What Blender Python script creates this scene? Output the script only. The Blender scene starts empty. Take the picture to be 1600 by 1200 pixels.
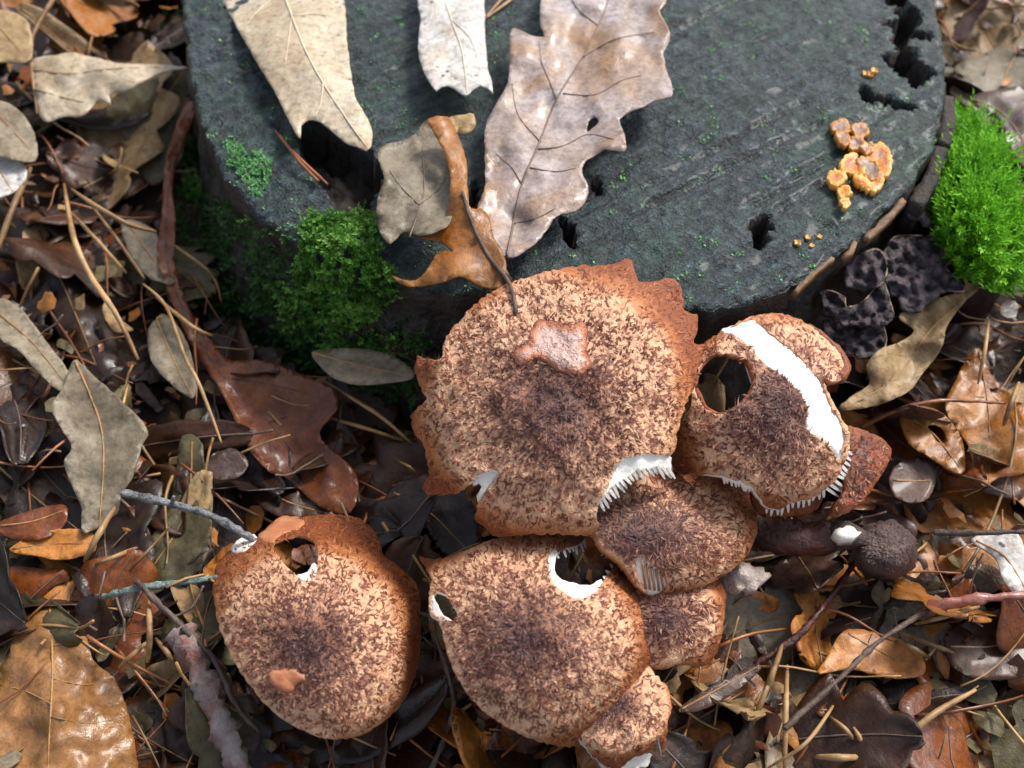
import bpy, math, random
from mathutils import Vector, noise, geometry
from mathutils.bvhtree import BVHTree

random.seed(11)
R = math.radians
scene = bpy.context.scene
col = scene.collection

# ------------------------------------------------------------------ camera, sky, sun, exposure
HS = 0.060                      # height of the stump's cut face above the soil
PITCH, DIST, HFOV = R(55), 0.27, R(50)
CAM = Vector((0, -DIST * math.cos(PITCH), HS + DIST * math.sin(PITCH)))
RIGHT = Vector((1, 0, 0))
FWD = Vector((0, math.cos(PITCH), -math.sin(PITCH)))
UP = Vector((0, math.sin(PITCH), math.cos(PITCH)))
cam_data = bpy.data.cameras.new('camera')
cam = bpy.data.objects.new('camera', cam_data)
col.objects.link(cam)
cam.location = CAM
cam.rotation_euler = (math.pi / 2 - PITCH, 0, 0)
cam_data.sensor_width = 36
cam_data.angle = HFOV
cam_data.clip_start = 0.005
cam_data.clip_end = 200
cam_data.dof.use_dof = True
cam_data.dof.focus_distance = 0.272
cam_data.dof.aperture_fstop = 14
scene.camera = cam
scene.render.engine = 'CYCLES'
scene.render.resolution_x, scene.render.resolution_y = 1024, 768
scene.view_settings.view_transform = 'Standard'
scene.view_settings.look = 'None'
scene.view_settings.gamma = 1
scene.view_settings.use_curve_mapping = False
scene.view_settings.exposure = 1.32
scene.cycles.max_bounces = 5
scene.cycles.diffuse_bounces = 2
scene.cycles.glossy_bounces = 2
scene.cycles.transmission_bounces = 2

SUN_DIR = Vector((0.50, 0.46, 0.74)).normalized()
world = bpy.data.worlds.new('World')
scene.world = world
world.use_nodes = True
wn = world.node_tree
wn.nodes.clear()
sky = wn.nodes.new('ShaderNodeTexSky')
sky.sky_type = 'NISHITA'
sky.sun_disc = False
sky.sun_elevation = math.asin(SUN_DIR.z)
sky.sun_rotation = math.atan2(SUN_DIR.x, SUN_DIR.y)
sky.air_density = 1.0
sky.dust_density = 3.0
hs = wn.nodes.new('ShaderNodeHueSaturation')
hs.inputs['Saturation'].default_value = 0.55      # thin grey overcast
bg = wn.nodes.new('ShaderNodeBackground')
bg.inputs['Strength'].default_value = 0.085
wo = wn.nodes.new('ShaderNodeOutputWorld')
wn.links.new(sky.outputs[0], hs.inputs['Color'])
wn.links.new(hs.outputs[0], bg.inputs['Color'])
wn.links.new(bg.outputs[0], wo.inputs['Surface'])
sd = bpy.data.lights.new('sun', 'SUN')
sd.energy = 1.5
sd.angle = R(14)
sd.color = (1.0, 0.96, 0.90)
sun = bpy.data.objects.new('sun', sd)
col.objects.link(sun)
sun.rotation_euler = SUN_DIR.to_track_quat('Z', 'Y').to_euler()
sun.location = (0, 0, 2)

# ------------------------------------------------------------------ helpers
TH = math.tan(HFOV / 2)
def ray(px, py):
    return RIGHT * ((px - 800) / 800 * TH) + UP * ((600 - py) / 800 * TH) + FWD
def onplane(px, py, n, d):
    r = ray(px, py)
    return CAM + r * ((d - n.dot(CAM)) / n.dot(r))
ZUP = Vector((0, 0, 1))
def P(px, py, z):
    return onplane(px, py, ZUP, z)
def project(v):
    q = v - CAM
    w = q.dot(FWD)
    return (800 + 800 * q.dot(RIGHT) / w / TH, 600 - 800 * q.dot(UP) / w / TH)
def lin(r, g, b):
    f = lambda c: (c / 255 / 12.92) if c <= 10 else ((c / 255 + .055) / 1.055) ** 2.4
    return (f(r), f(g), f(b), 1)
def sstep(a, b, x):
    t = max(0, min(1, (x - a) / (b - a)))
    return t * t * (3 - 2 * t)
def nz(x, y, z=0.0):
    return noise.noise(Vector((x, y, z)))
def fbm(x, y, z=0.0, o=3):
    s, a, f = 0, 1, 1
    for _ in range(o):
        s += a * noise.noise(Vector((x * f, y * f, z + 7.3 * f)))
        a *= .5; f *= 2.1
    return s
def inside(p, poly):
    x, y = p[0], p[1]
    c = False
    j = len(poly) - 1
    for i in range(len(poly)):
        xi, yi = poly[i][0], poly[i][1]
        xj, yj = poly[j][0], poly[j][1]
        if (yi > y) != (yj > y) and x < (xj - xi) * (y - yi) / (yj - yi) + xi:
            c = not c
        j = i
    return c
def crom(pts, closed=True, per=6.0):
    """Catmull-Rom through the points, resampled about every `per` units"""
    out = []
    n = len(pts)
    rng = range(n) if closed else range(n - 1)
    for i in rng:
        if closed:
            p0, p1, p2, p3 = pts[i - 1], pts[i], pts[(i + 1) % n], pts[(i + 2) % n]
        else:
            p0, p1, p2, p3 = pts[max(i - 1, 0)], pts[i], pts[i + 1], pts[min(i + 2, n - 1)]
        L = math.dist(p1[:2], p2[:2])
        k = max(1, int(L / per))
        for s in range(k):
            t = s / k
            q = []
            for a in range(len(p1)):
                q.append(.5 * (2 * p1[a] + (p2[a] - p0[a]) * t + (2 * p0[a] - 5 * p1[a] + 4 * p2[a] - p3[a]) * t * t
                               + (3 * p1[a] - p0[a] - 3 * p2[a] + p3[a]) * t ** 3))
            out.append(tuple(q))
    if not closed:
        out.append(tuple(pts[-1]))
    return out
def ragged(pts, amp, rnd):
    out = []
    for i, p in enumerate(pts):
        a, b = pts[i - 1], pts[(i + 1) % len(pts)]
        dx, dy = b[0] - a[0], b[1] - a[1]
        L = math.hypot(dx, dy) or 1
        k = rnd.uniform(-amp, amp)
        out.append((p[0] - dy / L * k, p[1] + dx / L * k))
    return out
def fill(outline, holes, step, rnd, extra=()):
    """2D triangulation of an outline with holes and an inner grid; returns points, tris"""
    pts, edges = [], []
    for loop in [outline] + list(holes):
        s = len(pts)
        pts += [Vector((p[0], p[1])) for p in loop]
        edges += [(s + i, s + (i + 1) % len(loop)) for i in range(len(loop))]
    xs = [p[0] for p in outline]; ys = [p[1] for p in outline]
    y = min(ys)
    row = 0
    while y < max(ys):
        x = min(xs) + (step / 2 if row % 2 else 0)
        while x < max(xs):
            q = (x + rnd.uniform(-.2, .2) * step, y + rnd.uniform(-.2, .2) * step)
            if inside(q, outline) and not any(inside(q, h) for h in holes):
                pts.append(Vector(q))
            x += step
        y += step * .866
        row += 1
    pts += [Vector(e) for e in extra]
    v, e, f, *_ = geometry.delaunay_2d_cdt(pts, edges, [], 0, 1e-7)
    tris = []
    for t in f:
        c = ((v[t[0]].x + v[t[1]].x + v[t[2]].x) / 3, (v[t[0]].y + v[t[1]].y + v[t[2]].y) / 3)
        if inside(c, outline) and not any(inside(c, h) for h in holes):
            tris.append(tuple(t))
    return [(p.x, p.y) for p in v], tris
def boundary(tris):
    cnt = {}
    for t in tris:
        for i in range(len(t)):
            a, b = t[i], t[(i + 1) % len(t)]
            cnt[(a, b)] = 1
    return [(a, b) for (a, b) in cnt if (b, a) not in cnt]

def add(name, verts, faces, mats, parent=None, loc=None, smooth=True, midx=None, attrs=None):
    """world-space geometry linked as one mesh object; origin at the thing's base"""
    if parent is not None:
        o_loc = parent['_o']
    else:
        o_loc = loc if loc is not None else base_of(verts)
    o_loc = Vector(o_loc)
    me = bpy.data.meshes.new(name)
    me.from_pydata([tuple(Vector(v) - o_loc) for v in verts], [], faces)
    for m in (mats if isinstance(mats, (list, tuple)) else [mats]):
        me.materials.append(m)
    if midx:
        me.polygons.foreach_set('material_index', midx)
    if attrs:
        for k, vals in attrs.items():
            a = me.attributes.new(k, 'FLOAT', 'POINT')
            a.data.foreach_set('value', vals)
    if smooth:
        me.polygons.foreach_set('use_smooth', [True] * len(me.polygons))
    me.update()
    ob = bpy.data.objects.new(name, me)
    col.objects.link(ob)
    if parent is not None:
        ob.parent = parent
    else:
        ob.location = o_loc
    ob['_o'] = tuple(o_loc)
    return ob
def base_of(verts):
    n = len(verts)
    return Vector((sum(v[0] for v in verts) / n, sum(v[1] for v in verts) / n, min(v[2] for v in verts)))
def empty(name, loc):
    o = bpy.data.objects.new(name, None)
    o.empty_display_size = .01
    col.objects.link(o)
    o.location = loc
    o['_o'] = tuple(loc)
    return o
def tag(o, label=None, cat=None, group=None, kind=None):
    if label: o['label'] = label
    if cat: o['category'] = cat
    if group: o['group'] = group
    if kind: o['kind'] = kind
    return o
def tube_geo(path, radii, segs=7, rough=0.0, seed=0, cap=True):
    verts, faces = [], []
    n = len(path)
    ref = None
    for i, p in enumerate(path):
        p = Vector(p)
        t = (Vector(path[min(i + 1, n - 1)]) - Vector(path[max(i - 1, 0)]))
        t = t.normalized() if t.length > 1e-9 else ZUP
        if ref is None:
            ref = t.orthogonal().normalized()
        ref = (ref - t * ref.dot(t)).normalized()
        b = t.cross(ref)
        r = radii[i] if isinstance(radii, (list, tuple)) else radii
        for k in range(segs):
            a = 2 * math.pi * k / segs
            rr = r * (1 + rough * nz(i * .7 + seed, k * 1.3, seed * 3.1))
            verts.append(p + (ref * math.cos(a) + b * math.sin(a)) * rr)
    for i in range(n - 1):
        for k in range(segs):
            k2 = (k + 1) % segs
            faces.append((i * segs + k, i * segs + k2, (i + 1) * segs + k2, (i + 1) * segs + k))
    if cap:
        faces.append(tuple(range(segs))[::-1])
        faces.append(tuple((n - 1) * segs + k for k in range(segs)))
    return verts, faces
def thicken(top, tris, offs):
    """closed sheet: top vertices plus vertices moved by offs[i], walls along the border"""
    n = len(top)
    verts = list(top) + [top[i] + offs[i] for i in range(n)]
    faces = list(tris) + [tuple(n + i for i in reversed(t)) for t in tris]
    walls = boundary(tris)
    faces += [(b, a, n + a, n + b) for a, b in walls]
    return verts, faces, walls

# ------------------------------------------------------------------ materials
class NT:
    def __init__(s, name):
        s.m = bpy.data.materials.new(name)
        s.m.use_nodes = True
        s.t = s.m.node_tree
        s.t.nodes.clear()
        s.out = s.n('ShaderNodeOutputMaterial')
        s.b = s.n('ShaderNodeBsdfPrincipled')
        s.l(s.b.outputs[0], s.out.inputs['Surface'])
        tc = s.n('ShaderNodeTexCoord')
        oi = s.n('ShaderNodeObjectInfo')
        s.rand = oi.outputs['Random']
        va = s.n('ShaderNodeVectorMath'); va.operation = 'MULTIPLY_ADD'
        cb = s.n('ShaderNodeCombineXYZ')
        for i in range(3): s.l(s.rand, cb.inputs[i])
        s.l(cb.outputs[0], va.inputs[0])
        va.inputs[1].default_value = (3.7, 5.1, 2.3)
        s.l(tc.outputs['Object'], va.inputs[2])
        s.co = va.outputs[0]
    def n(s, t, **kw):
        nd = s.t.nodes.new(t)
        for k, v in kw.items(): setattr(nd, k, v)
        return nd
    def l(s, a, b): s.t.links.new(a, b)
    def noise(s, scale, detail=4, rough=.6, vec=None, dist=0):
        nd = s.n('ShaderNodeTexNoise')
        s.l(vec or s.co, nd.inputs['Vector'])
        nd.inputs['Scale'].default_value = scale
        nd.inputs['Detail'].default_value = detail
        nd.inputs['Roughness'].default_value = rough
        nd.inputs['Distortion'].default_value = dist
        return nd.outputs[0]
    def voro(s, scale, feature='F1', vec=None):
        nd = s.n('ShaderNodeTexVoronoi', feature=feature)
        s.l(vec or s.co, nd.inputs['Vector'])
        nd.inputs['Scale'].default_value = scale
        return nd.outputs['Distance']
    def ramp(s, fac, stops):
        nd = s.n('ShaderNodeValToRGB')
        s.l(fac, nd.inputs[0])
        e = nd.color_ramp.elements
        while len(e) < len(stops): e.new(.5)
        for el, (p, c) in zip(e, stops):
            el.position = p
            el.color = c if len(c) == 4 else (*c, 1)
        return nd.outputs[0]
    def mix(s, fac, a, b, mode='MIX'):
        nd = s.n('ShaderNodeMix', data_type='RGBA', blend_type=mode)
        for i, v in ((0, fac), (6, a), (7, b)):
            if hasattr(v, 'is_linked'): s.l(v, nd.inputs[i])
            elif i == 0: nd.inputs[0].default_value = v
            else: nd.inputs[i].default_value = v if len(v) == 4 else (*v, 1)
        return nd.outputs[2]
    def math(s, op, a, b=0.0, clamp=False):
        nd = s.n('ShaderNodeMath', operation=op, use_clamp=clamp)
        for i, v in ((0, a), (1, b)):
            if hasattr(v, 'is_linked'): s.l(v, nd.inputs[i])
            else: nd.inputs[i].default_value = v
        return nd.outputs[0]
    def bump(s, h, strength, dist, normal=None):
        nd = s.n('ShaderNodeBump')
        s.l(h, nd.inputs['Height'])
        nd.inputs['Strength'].default_value = strength
        nd.inputs['Distance'].default_value = dist
        if normal: s.l(normal, nd.inputs['Normal'])
        return nd.outputs[0]
    def attr(s, name):
        nd = s.n('ShaderNodeAttribute', attribute_name=name)
        return nd.outputs['Fac']
    def done(s, color, rough=.6, normal=None, spec=.5, coat=0, transl=0, croughness=.15):
        b = s.b
        s.l(color, b.inputs['Base Color']) if hasattr(color, 'is_linked') else setattr(b.inputs['Base Color'], 'default_value', color)
        if hasattr(rough, 'is_linked'): s.l(rough, b.inputs['Roughness'])
        else: b.inputs['Roughness'].default_value = rough
        b.inputs['Specular IOR Level'].default_value = spec
        b.inputs['Coat Weight'].default_value = coat
        b.inputs['Coat Roughness'].default_value = croughness
        if normal: s.l(normal, b.inputs['Normal'])
        if transl:
            tr = s.n('ShaderNodeBsdfTranslucent')
            if hasattr(color, 'is_linked'): s.l(color, tr.inputs[0])
            else: tr.inputs[0].default_value = color
            mx = s.n('ShaderNodeMixShader'); mx.inputs[0].default_value = transl
            s.l(b.outputs[0], mx.inputs[1]); s.l(tr.outputs[0], mx.inputs[2])
            s.l(mx.outputs[0], s.out.inputs['Surface'])
        return s.m

def leaf_mat(name, c1, c2, c3=None, spots=0.0, wet=.25, rough=.5, vary=.35, transl=.12, blot=.0):
    s = NT(name)
    n1 = s.noise(45, 5, .62, dist=.6)
    c = s.ramp(n1, [(.32, c1), (.52, c2), (.70, c3 or c2)])
    n2 = s.noise(520, 3, .7)
    c = s.mix(.7, c, s.ramp(n2, [(.32, (.5, .46, .43)), (.52, (1, 1, 1)), (.7, (1.3, 1.28, 1.25))]), 'MULTIPLY')
    if blot:
        bl = s.ramp(s.noise(28, 4, .7, dist=1.5), [(.50, (1, 1, 1)), (.62, (1 - blot, 1 - blot * 1.1, 1 - blot * 1.2))])
        c = s.mix(1.0, c, bl, 'MULTIPLY')
    if spots:
        v = s.voro(260)
        sp = s.ramp(v, [(.10, (.16, .12, .10)), (.22, (1, 1, 1))])
        gate = s.ramp(s.noise(60, 2), [(.45, (0, 0, 0)), (.62, (spots, spots, spots))])
        c = s.mix(gate, c, s.mix(1.0, c, sp, 'MULTIPLY'))
    if vary:
        br = s.math('MULTIPLY_ADD', s.rand, vary * 1.5)
        br.node.inputs[2].default_value = 1 - vary
        c = s.mix(1.0, c, br, 'MULTIPLY')
    h = s.noise(210, 4, .72)
    nm = s.bump(h, .6, .0009)
    rg = s.ramp(n1, [(.35, (rough - .16,) * 3), (.65, (rough + .15,) * 3)])
    return s.done(c, rg, nm, spec=.5, coat=wet, transl=transl, croughness=.18)

def plain_mat(name, c1, c2, scale=200, rough=.6, bump=.4, bdist=.0006, coat=0, vary=.3, spec=.5, transl=0):
    s = NT(name)
    c = s.ramp(s.noise(scale, 4, .65), [(.35, c1), (.65, c2)])
    if vary:
        br = s.math('MULTIPLY_ADD', s.rand, vary * 1.5)
        br.node.inputs[2].default_value = 1 - vary
        c = s.mix(1.0, c, br, 'MULTIPLY')
    return s.done(c, rough, s.bump(s.noise(scale * 3, 5), bump, bdist), spec=spec, coat=coat, transl=transl)

M = {}
# leaves
M['beige'] = leaf_mat('leaf_beige', lin(172, 148, 116), lin(190, 174, 148), lin(198, 186, 168), spots=.8, wet=.12, rough=.55, vary=.0, transl=.10)
M['white'] = leaf_mat('leaf_white', lin(190, 184, 176), lin(208, 204, 198), lin(186, 164, 136), spots=1.0, wet=.1, rough=.6, vary=0, transl=.08, blot=.25)
M['oak'] = leaf_mat('leaf_oak_mauve', lin(160, 122, 84), lin(160, 142, 132), lin(182, 172, 174), spots=.3, wet=.22, rough=.45, vary=0, transl=.08, blot=.22)
M['tanbrown'] = leaf_mat('leaf_tan_brown', lin(140, 96, 52), lin(158, 112, 66), lin(112, 72, 36), spots=.2, wet=.1, rough=.44, vary=0, blot=.25)
M['grey'] = leaf_mat('leaf_grey', lin(112, 100, 78), lin(146, 134, 112), lin(118, 106, 86), spots=.5, wet=.05, rough=.6, vary=.3, blot=.35)
M['olive'] = leaf_mat('leaf_olive', lin(76, 66, 36), lin(100, 90, 56), lin(56, 46, 22), spots=.3, wet=.05, rough=.58, vary=.35, blot=.3)
M['tan'] = leaf_mat('leaf_tan', lin(154, 122, 78), lin(176, 148, 106), lin(132, 94, 50), spots=.5, wet=.06, rough=.58, vary=.4, blot=.3)
M['orange'] = leaf_mat('leaf_orange', lin(168, 100, 32), lin(186, 122, 54), lin(124, 64, 18), spots=.3, wet=.08, rough=.5, vary=.4, blot=.4)
M['brown'] = leaf_mat('leaf_brown', lin(94, 56, 26), lin(78, 44, 18), lin(52, 29, 13), spots=.2, wet=.12, rough=.48, vary=.45, blot=.4)
M['rust'] = leaf_mat('leaf_rust', lin(146, 82, 36), lin(122, 62, 24), lin(86, 42, 16), wet=.22, rough=.42, vary=.2, blot=.4)
M['dark'] = leaf_mat('leaf_dark', lin(56, 36, 22), lin(42, 27, 20), lin(76, 50, 28), wet=.14, rough=.48, vary=.4, blot=.3)
M['mauve'] = leaf_mat('leaf_mauve', lin(98, 70, 56), lin(78, 53, 44), lin(116, 90, 76), wet=.15, rough=.48, vary=.35, blot=.3)
M['vein_pale'] = plain_mat('vein_pale', lin(205, 190, 160), lin(225, 212, 188), 300, .5, vary=0)
M['vein_dark'] = plain_mat('vein_dark', lin(120, 98, 84), lin(100, 80, 70), 300, .5, vary=0)
M['vein_tan'] = plain_mat('vein_tan', lin(170, 130, 80), lin(140, 100, 60), 300, .5, vary=.3)
# straws and twigs
M['straw'] = plain_mat('straw', lin(184, 148, 100), lin(112, 78, 44), 90, .5, vary=.45)
M['needle'] = plain_mat('needle_rust', lin(150, 92, 48), lin(112, 62, 34), 160, .45, vary=.4, coat=.2)
M['twig'] = plain_mat('twig_dark', lin(70, 54, 46), lin(100, 82, 70), 240, .6, bump=.8, vary=.2)
M['twig_grey'] = plain_mat('twig_grey', lin(96, 92, 90), lin(166, 168, 170), 420, .7, bump=1, bdist=.002, vary=0)
M['twig_blue'] = plain_mat('twig_blue_green', lin(66, 96, 92), lin(150, 170, 160), 380, .7, bump=1, bdist=.0015, vary=0)
M['twig_red'] = plain_mat('twig_red', lin(140, 80, 70), lin(170, 116, 100), 200, .35, coat=.4, vary=0)
M['flaky'] = plain_mat('twig_flaky', lin(120, 74, 62), lin(150, 142, 138), 110, .6, bump=1, bdist=.0015, vary=0)
M['jelly'] = plain_mat('ruffled_dark', lin(58, 52, 56), lin(108, 94, 98), 320, .6, bump=1, bdist=.0018, coat=.04, vary=.25)
M['jelly_rim'] = plain_mat('ruffled_rim', lin(140, 112, 96), lin(170, 140, 116), 220, .5, vary=.2)
M['fungus'] = plain_mat('orange_crust', lin(226, 146, 40), lin(200, 108, 22), 300, .4, coat=.2, vary=.25)
M['fungus_rim'] = plain_mat('orange_crust_rim', lin(236, 178, 92), lin(226, 160, 80), 300, .45, vary=.15)
M['fungus_old'] = plain_mat('orange_crust_old', lin(140, 112, 96), lin(176, 120, 66), 350, .5, vary=.2)
M['bark_tan'] = plain_mat('bark_tan', lin(140, 104, 66), lin(96, 70, 46), 200, .6, bump=.8, vary=.2)
# mushroom
def cap_mat():
    s = NT('cap_skin')
    rho = s.attr('rho')
    warp = s.math('ADD', rho, s.math('MULTIPLY', s.math('SUBTRACT', s.noise(90, 4), .5), .34))
    c = s.ramp(warp, [(.08, lin(110, 76, 64)), (.30, lin(158, 108, 84)), (.50, lin(222, 174, 138)), (.82, lin(230, 182, 144)), (.92, lin(188, 118, 68)), (1.0, lin(142, 76, 38))])
    fine = s.noise(900, 3, .7)
    c = s.mix(.5, c, s.ramp(fine, [(.32, (.42, .32, .28)), (.52, (1, 1, 1)), (.72, (1.25, 1.22, 1.18))]), 'MULTIPLY')
    c = s.mix(.4, c, s.ramp(s.noise(240, 3, .6), [(.36, (.55, .40, .34)), (.56, (1, 1, 1))]), 'MULTIPLY')
    return s.done(c, .5, s.bump(s.math('ADD', fine, s.noise(420, 3, .6, dist=.8)), .9, .0011), spec=.45)
def scale_mat():
    s = NT('cap_scales')
    rho, sh = s.attr('rho'), s.attr('shade')
    c = s.ramp(rho, [(.08, lin(78, 48, 46)), (.42, lin(106, 60, 48)), (.75, lin(138, 78, 54)), (1.0, lin(138, 72, 36))])
    c = s.mix(1.0, c, s.ramp(sh, [(0, (.42, .40, .42)), (.5, (1, 1, 1)), (1, (1.25, 1.22, 1.2))]), 'MULTIPLY')
    c = s.mix(s.ramp(sh, [(.45, (0, 0, 0)), (.8, (.55, .55, .55)), (1, (.9, .9, .9))]), c, s.ramp(rho, [(.1, lin(120, 88, 78)), (.5, lin(206, 160, 128)), (.85, lin(216, 168, 130)), (1, lin(176, 108, 62))]))
    return s.done(c, .6, None, spec=.35)
def crust_mat(name, a, b, c_):
    s = NT(name)
    w = s.math('ADD', s.attr('edge'), s.math('MULTIPLY', s.math('SUBTRACT', s.noise(420, 3), .5), .6))
    c = s.ramp(w, [(.0, a), (.35, b), (.7, c_)])
    return s.done(c, .45, s.bump(s.noise(600, 3), .8, .0008), coat=.1)
M['crust'] = crust_mat('orange_crust_lobe', lin(236, 176, 84), lin(206, 112, 22), lin(156, 110, 88))
M['crust_old'] = crust_mat('brown_crust_lobe', lin(196, 130, 50), lin(130, 92, 66), lin(104, 84, 82))
M['scales_dark'] = plain_mat('withered_scales', lin(50, 34, 34), lin(92, 70, 62), 500, .6, vary=0)
M['cap'] = cap_mat()
M['scales'] = scale_mat()
M['flesh'] = plain_mat('white_flesh', lin(242, 238, 228), lin(250, 248, 242), 350, .7, bump=.7, bdist=.0008, vary=0)
M['gill'] = plain_mat('pale_gill', lin(224, 216, 204), lin(238, 232, 222), 350, .65, bump=.3, vary=0)
M['gill_brown'] = plain_mat('brown_gill', lin(176, 132, 100), lin(150, 104, 76), 300, .6, vary=0)
M['stem'] = plain_mat('mushroom_stem', lin(168, 120, 84), lin(120, 74, 50), 180, .65, bump=.8, bdist=.001, vary=.2)
def scar_mat():
    s = NT('pink_scar')
    w = s.math('ADD', s.attr('edge'), s.math('MULTIPLY', s.math('SUBTRACT', s.noise(160, 3), .5), .7))
    c = s.ramp(w, [(.0, lin(110, 58, 38)), (.25, lin(160, 88, 56)), (.6, lin(178, 118, 90)), (1.0, lin(192, 158, 146))])
    return s.done(c, .42, s.bump(s.noise(220, 4, .7), 1, .0022), coat=.15)
M['scar'] = scar_mat()
M['rim_edge'] = plain_mat('pale_rim_edge', lin(206, 150, 104), lin(170, 104, 60), 200, .55, vary=0)
M['scar_tan'] = plain_mat('tan_scar', lin(196, 134, 96), lin(176, 108, 72), 160, .45, bump=.6, vary=0)
M['scrap'] = plain_mat('flesh_scrap', lin(214, 200, 190), lin(170, 146, 132), 260, .7, bump=1, bdist=.0015, vary=0)
M['rim_red'] = plain_mat('red_brown_rim', lin(158, 86, 48), lin(112, 54, 32), 220, .5, bump=1, bdist=.0012, coat=.08, vary=0)
M['wither'] = plain_mat('withered_cap', lin(54, 38, 38), lin(84, 62, 56), 320, .6, bump=1, bdist=.001, vary=0)
M['wither_stem'] = plain_mat('withered_stem', lin(88, 38, 26), lin(48, 26, 20), 140, .42, bump=1, bdist=.0015, coat=.15, vary=0)
# moss
def moss_mat(name, c1, c2, c3):
    s = NT(name)
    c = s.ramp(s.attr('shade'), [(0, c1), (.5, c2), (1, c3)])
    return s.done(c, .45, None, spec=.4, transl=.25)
M['moss_bright'] = moss_mat('moss_bright', lin(70, 128, 20), lin(106, 176, 26), lin(150, 212, 60))
M['moss_mid'] = moss_mat('moss_mid', lin(34, 70, 18), lin(80, 134, 40), lin(160, 206, 104))
M['moss_dark'] = moss_mat('moss_dark', lin(30, 62, 22), lin(52, 92, 34), lin(84, 130, 54))
M['moss_mint'] = moss_mat('moss_mint', lin(66, 120, 60), lin(104, 168, 96), lin(150, 204, 140))
def soil_mat():
    s = NT('soil')
    c = s.ramp(s.noise(60, 6, .7), [(.3, lin(26, 20, 16)), (.55, lin(52, 38, 28)), (.75, lin(80, 56, 36))])
    return s.done(c, .7, s.bump(s.noise(300, 5), 1, .003), spec=.3)
M['soil'] = soil_mat()
M['crumb'] = plain_mat('litter_crumbs', lin(110, 74, 46), lin(60, 40, 28), 60, .6, vary=0)
def stump_mat():
    s = NT('stump_cut_face')
    mr = s.n('ShaderNodeMapping')
    mr.inputs['Rotation'].default_value = (0, 0, -R(34))
    s.l(s.co, mr.inputs['Vector'])
    mp = s.n('ShaderNodeMapping')
    mp.inputs['Scale'].default_value = (.12, 1, 1)
    s.l(mr.outputs[0], mp.inputs['Vector'])
    saw = s.noise(330, 3, .7, vec=mp.outputs[0])
    spk = s.noise(330, 4, .82)
    alg = s.noise(34, 3, .65, dist=.5)
    c = s.ramp(spk, [(.38, lin(15, 21, 25)), (.50, lin(40, 52, 57)), (.62, lin(66, 81, 87)), (.72, lin(116, 134, 140))])
    green = s.ramp(s.noise(380, 4, .8), [(.36, lin(18, 30, 26)), (.50, lin(40, 60, 52)), (.66, lin(66, 98, 76))])
    c = s.mix(s.ramp(alg, [(.42, (.08,) * 3), (.64, (.75,) * 3)]), c, green)
    c = s.mix(.85, c, s.ramp(saw, [(.36, (.25, .26, .3)), (.52, (1, 1, 1)), (.7, (1.3, 1.3, 1.3))]), 'MULTIPLY')
    h = s.math('ADD', s.math('MULTIPLY', saw, 1.2), s.math('MULTIPLY', spk, 1.1))
    rg = s.ramp(s.noise(160, 4), [(.35, (.36,) * 3), (.65, (.62,) * 3)])
    return s.done(c, rg, s.bump(h, 1.0, .0020), spec=.5, coat=.05)
M['stump'] = stump_mat()
M['stump_side'] = plain_mat('stump_side_bark', lin(30, 30, 30), lin(62, 58, 52), 90, .55, bump=1, bdist=.002, coat=.1, vary=0)
M['rot'] = plain_mat('rotten_wood', lin(22, 18, 16), lin(44, 32, 24), 150, .7, bump=1, bdist=.001, vary=0)

# ------------------------------------------------------------------ ground
SC = Vector((0.015, 0.147, 0))          # stump centre
SR = 0.122
def ground(x, y):
    z = .005 * nz(x * 18, y * 18) + .003 * nz(x * 50, y * 50, 3)
    z += .012 * sstep(-.05, -.17, x) + .012 * sstep(.09, .20, x) + .012 * sstep(.05, .22, y)
    z -= .006 * sstep(-.02, -.14, y)
    return z
def make_ground():
    ax = [-60, -20, -6, -2, -.9, -.5] + [-.36 + .008 * i for i in range(91)] + [.5, .9, 2, 6, 20, 60]
    ay = [-60, -20, -6, -2, -.9, -.4] + [-.24 + .008 * i for i in range(91)] + [.7, 1.2, 2, 6, 20, 60]
    v = [(x, y, ground(x, y)) for y in ay for x in ax]
    n = len(ax)
    f = [(j * n + i, j * n + i + 1, (j + 1) * n + i + 1, (j + 1) * n + i) for j in range(len(ay) - 1) for i in range(n - 1)]
    o = add('ground', v, f, M['soil'], loc=(0, 0, 0))
    tag(o, kind='structure')
    return v, f
GV, GF = make_ground()

def px_line_dist(p, line):
    best, bt = 1e9, 0
    for i in range(len(line) - 1):
        ax, ay = line[i][:2]; bx, by = line[i + 1][:2]
        dx, dy = bx - ax, by - ay
        L2 = dx * dx + dy * dy or 1
        t = max(0, min(1, ((p[0] - ax) * dx + (p[1] - ay) * dy) / L2))
        d = math.hypot(p[0] - ax - dx * t, p[1] - ay - dy * t)
        if d < best: best, bt = d, (i + t) / (len(line) - 1)
    return best, bt
# ------------------------------------------------------------------ stump
rs = random.Random(5)
front = [(285, 0), (292, 60), (300, 130), (322, 210), (350, 275), (405, 330), (470, 372), (560, 412), (640, 436), (740, 452),
         (850, 468), (960, 476), (1060, 482), (1140, 478), (1205, 460), (1262, 432), (1318, 392), (1372, 342), (1418, 292),
         (1452, 240), (1472, 185), (1478, 130), (1472, 60), (1460, 0)]
fw = [P(x, y, HS) for x, y in front]
out = [(p.x, p.y) for p in fw]
a0 = math.atan2(out[-1][1] - SC.y, out[-1][0] - SC.x)
a1 = math.atan2(out[0][1] - SC.y, out[0][0] - SC.x)
if a1 < a0: a1 += 2 * math.pi
for i in range(1, 14):
    a = a0 + (a1 - a0) * i / 14
    out.append((SC.x + SR * math.cos(a) * (1 + .02 * math.sin(5 * a)), SC.y + SR * math.sin(a)))
STUMP_OUT = ragged(crom(out, True, .0022), .0007, rs)
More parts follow.
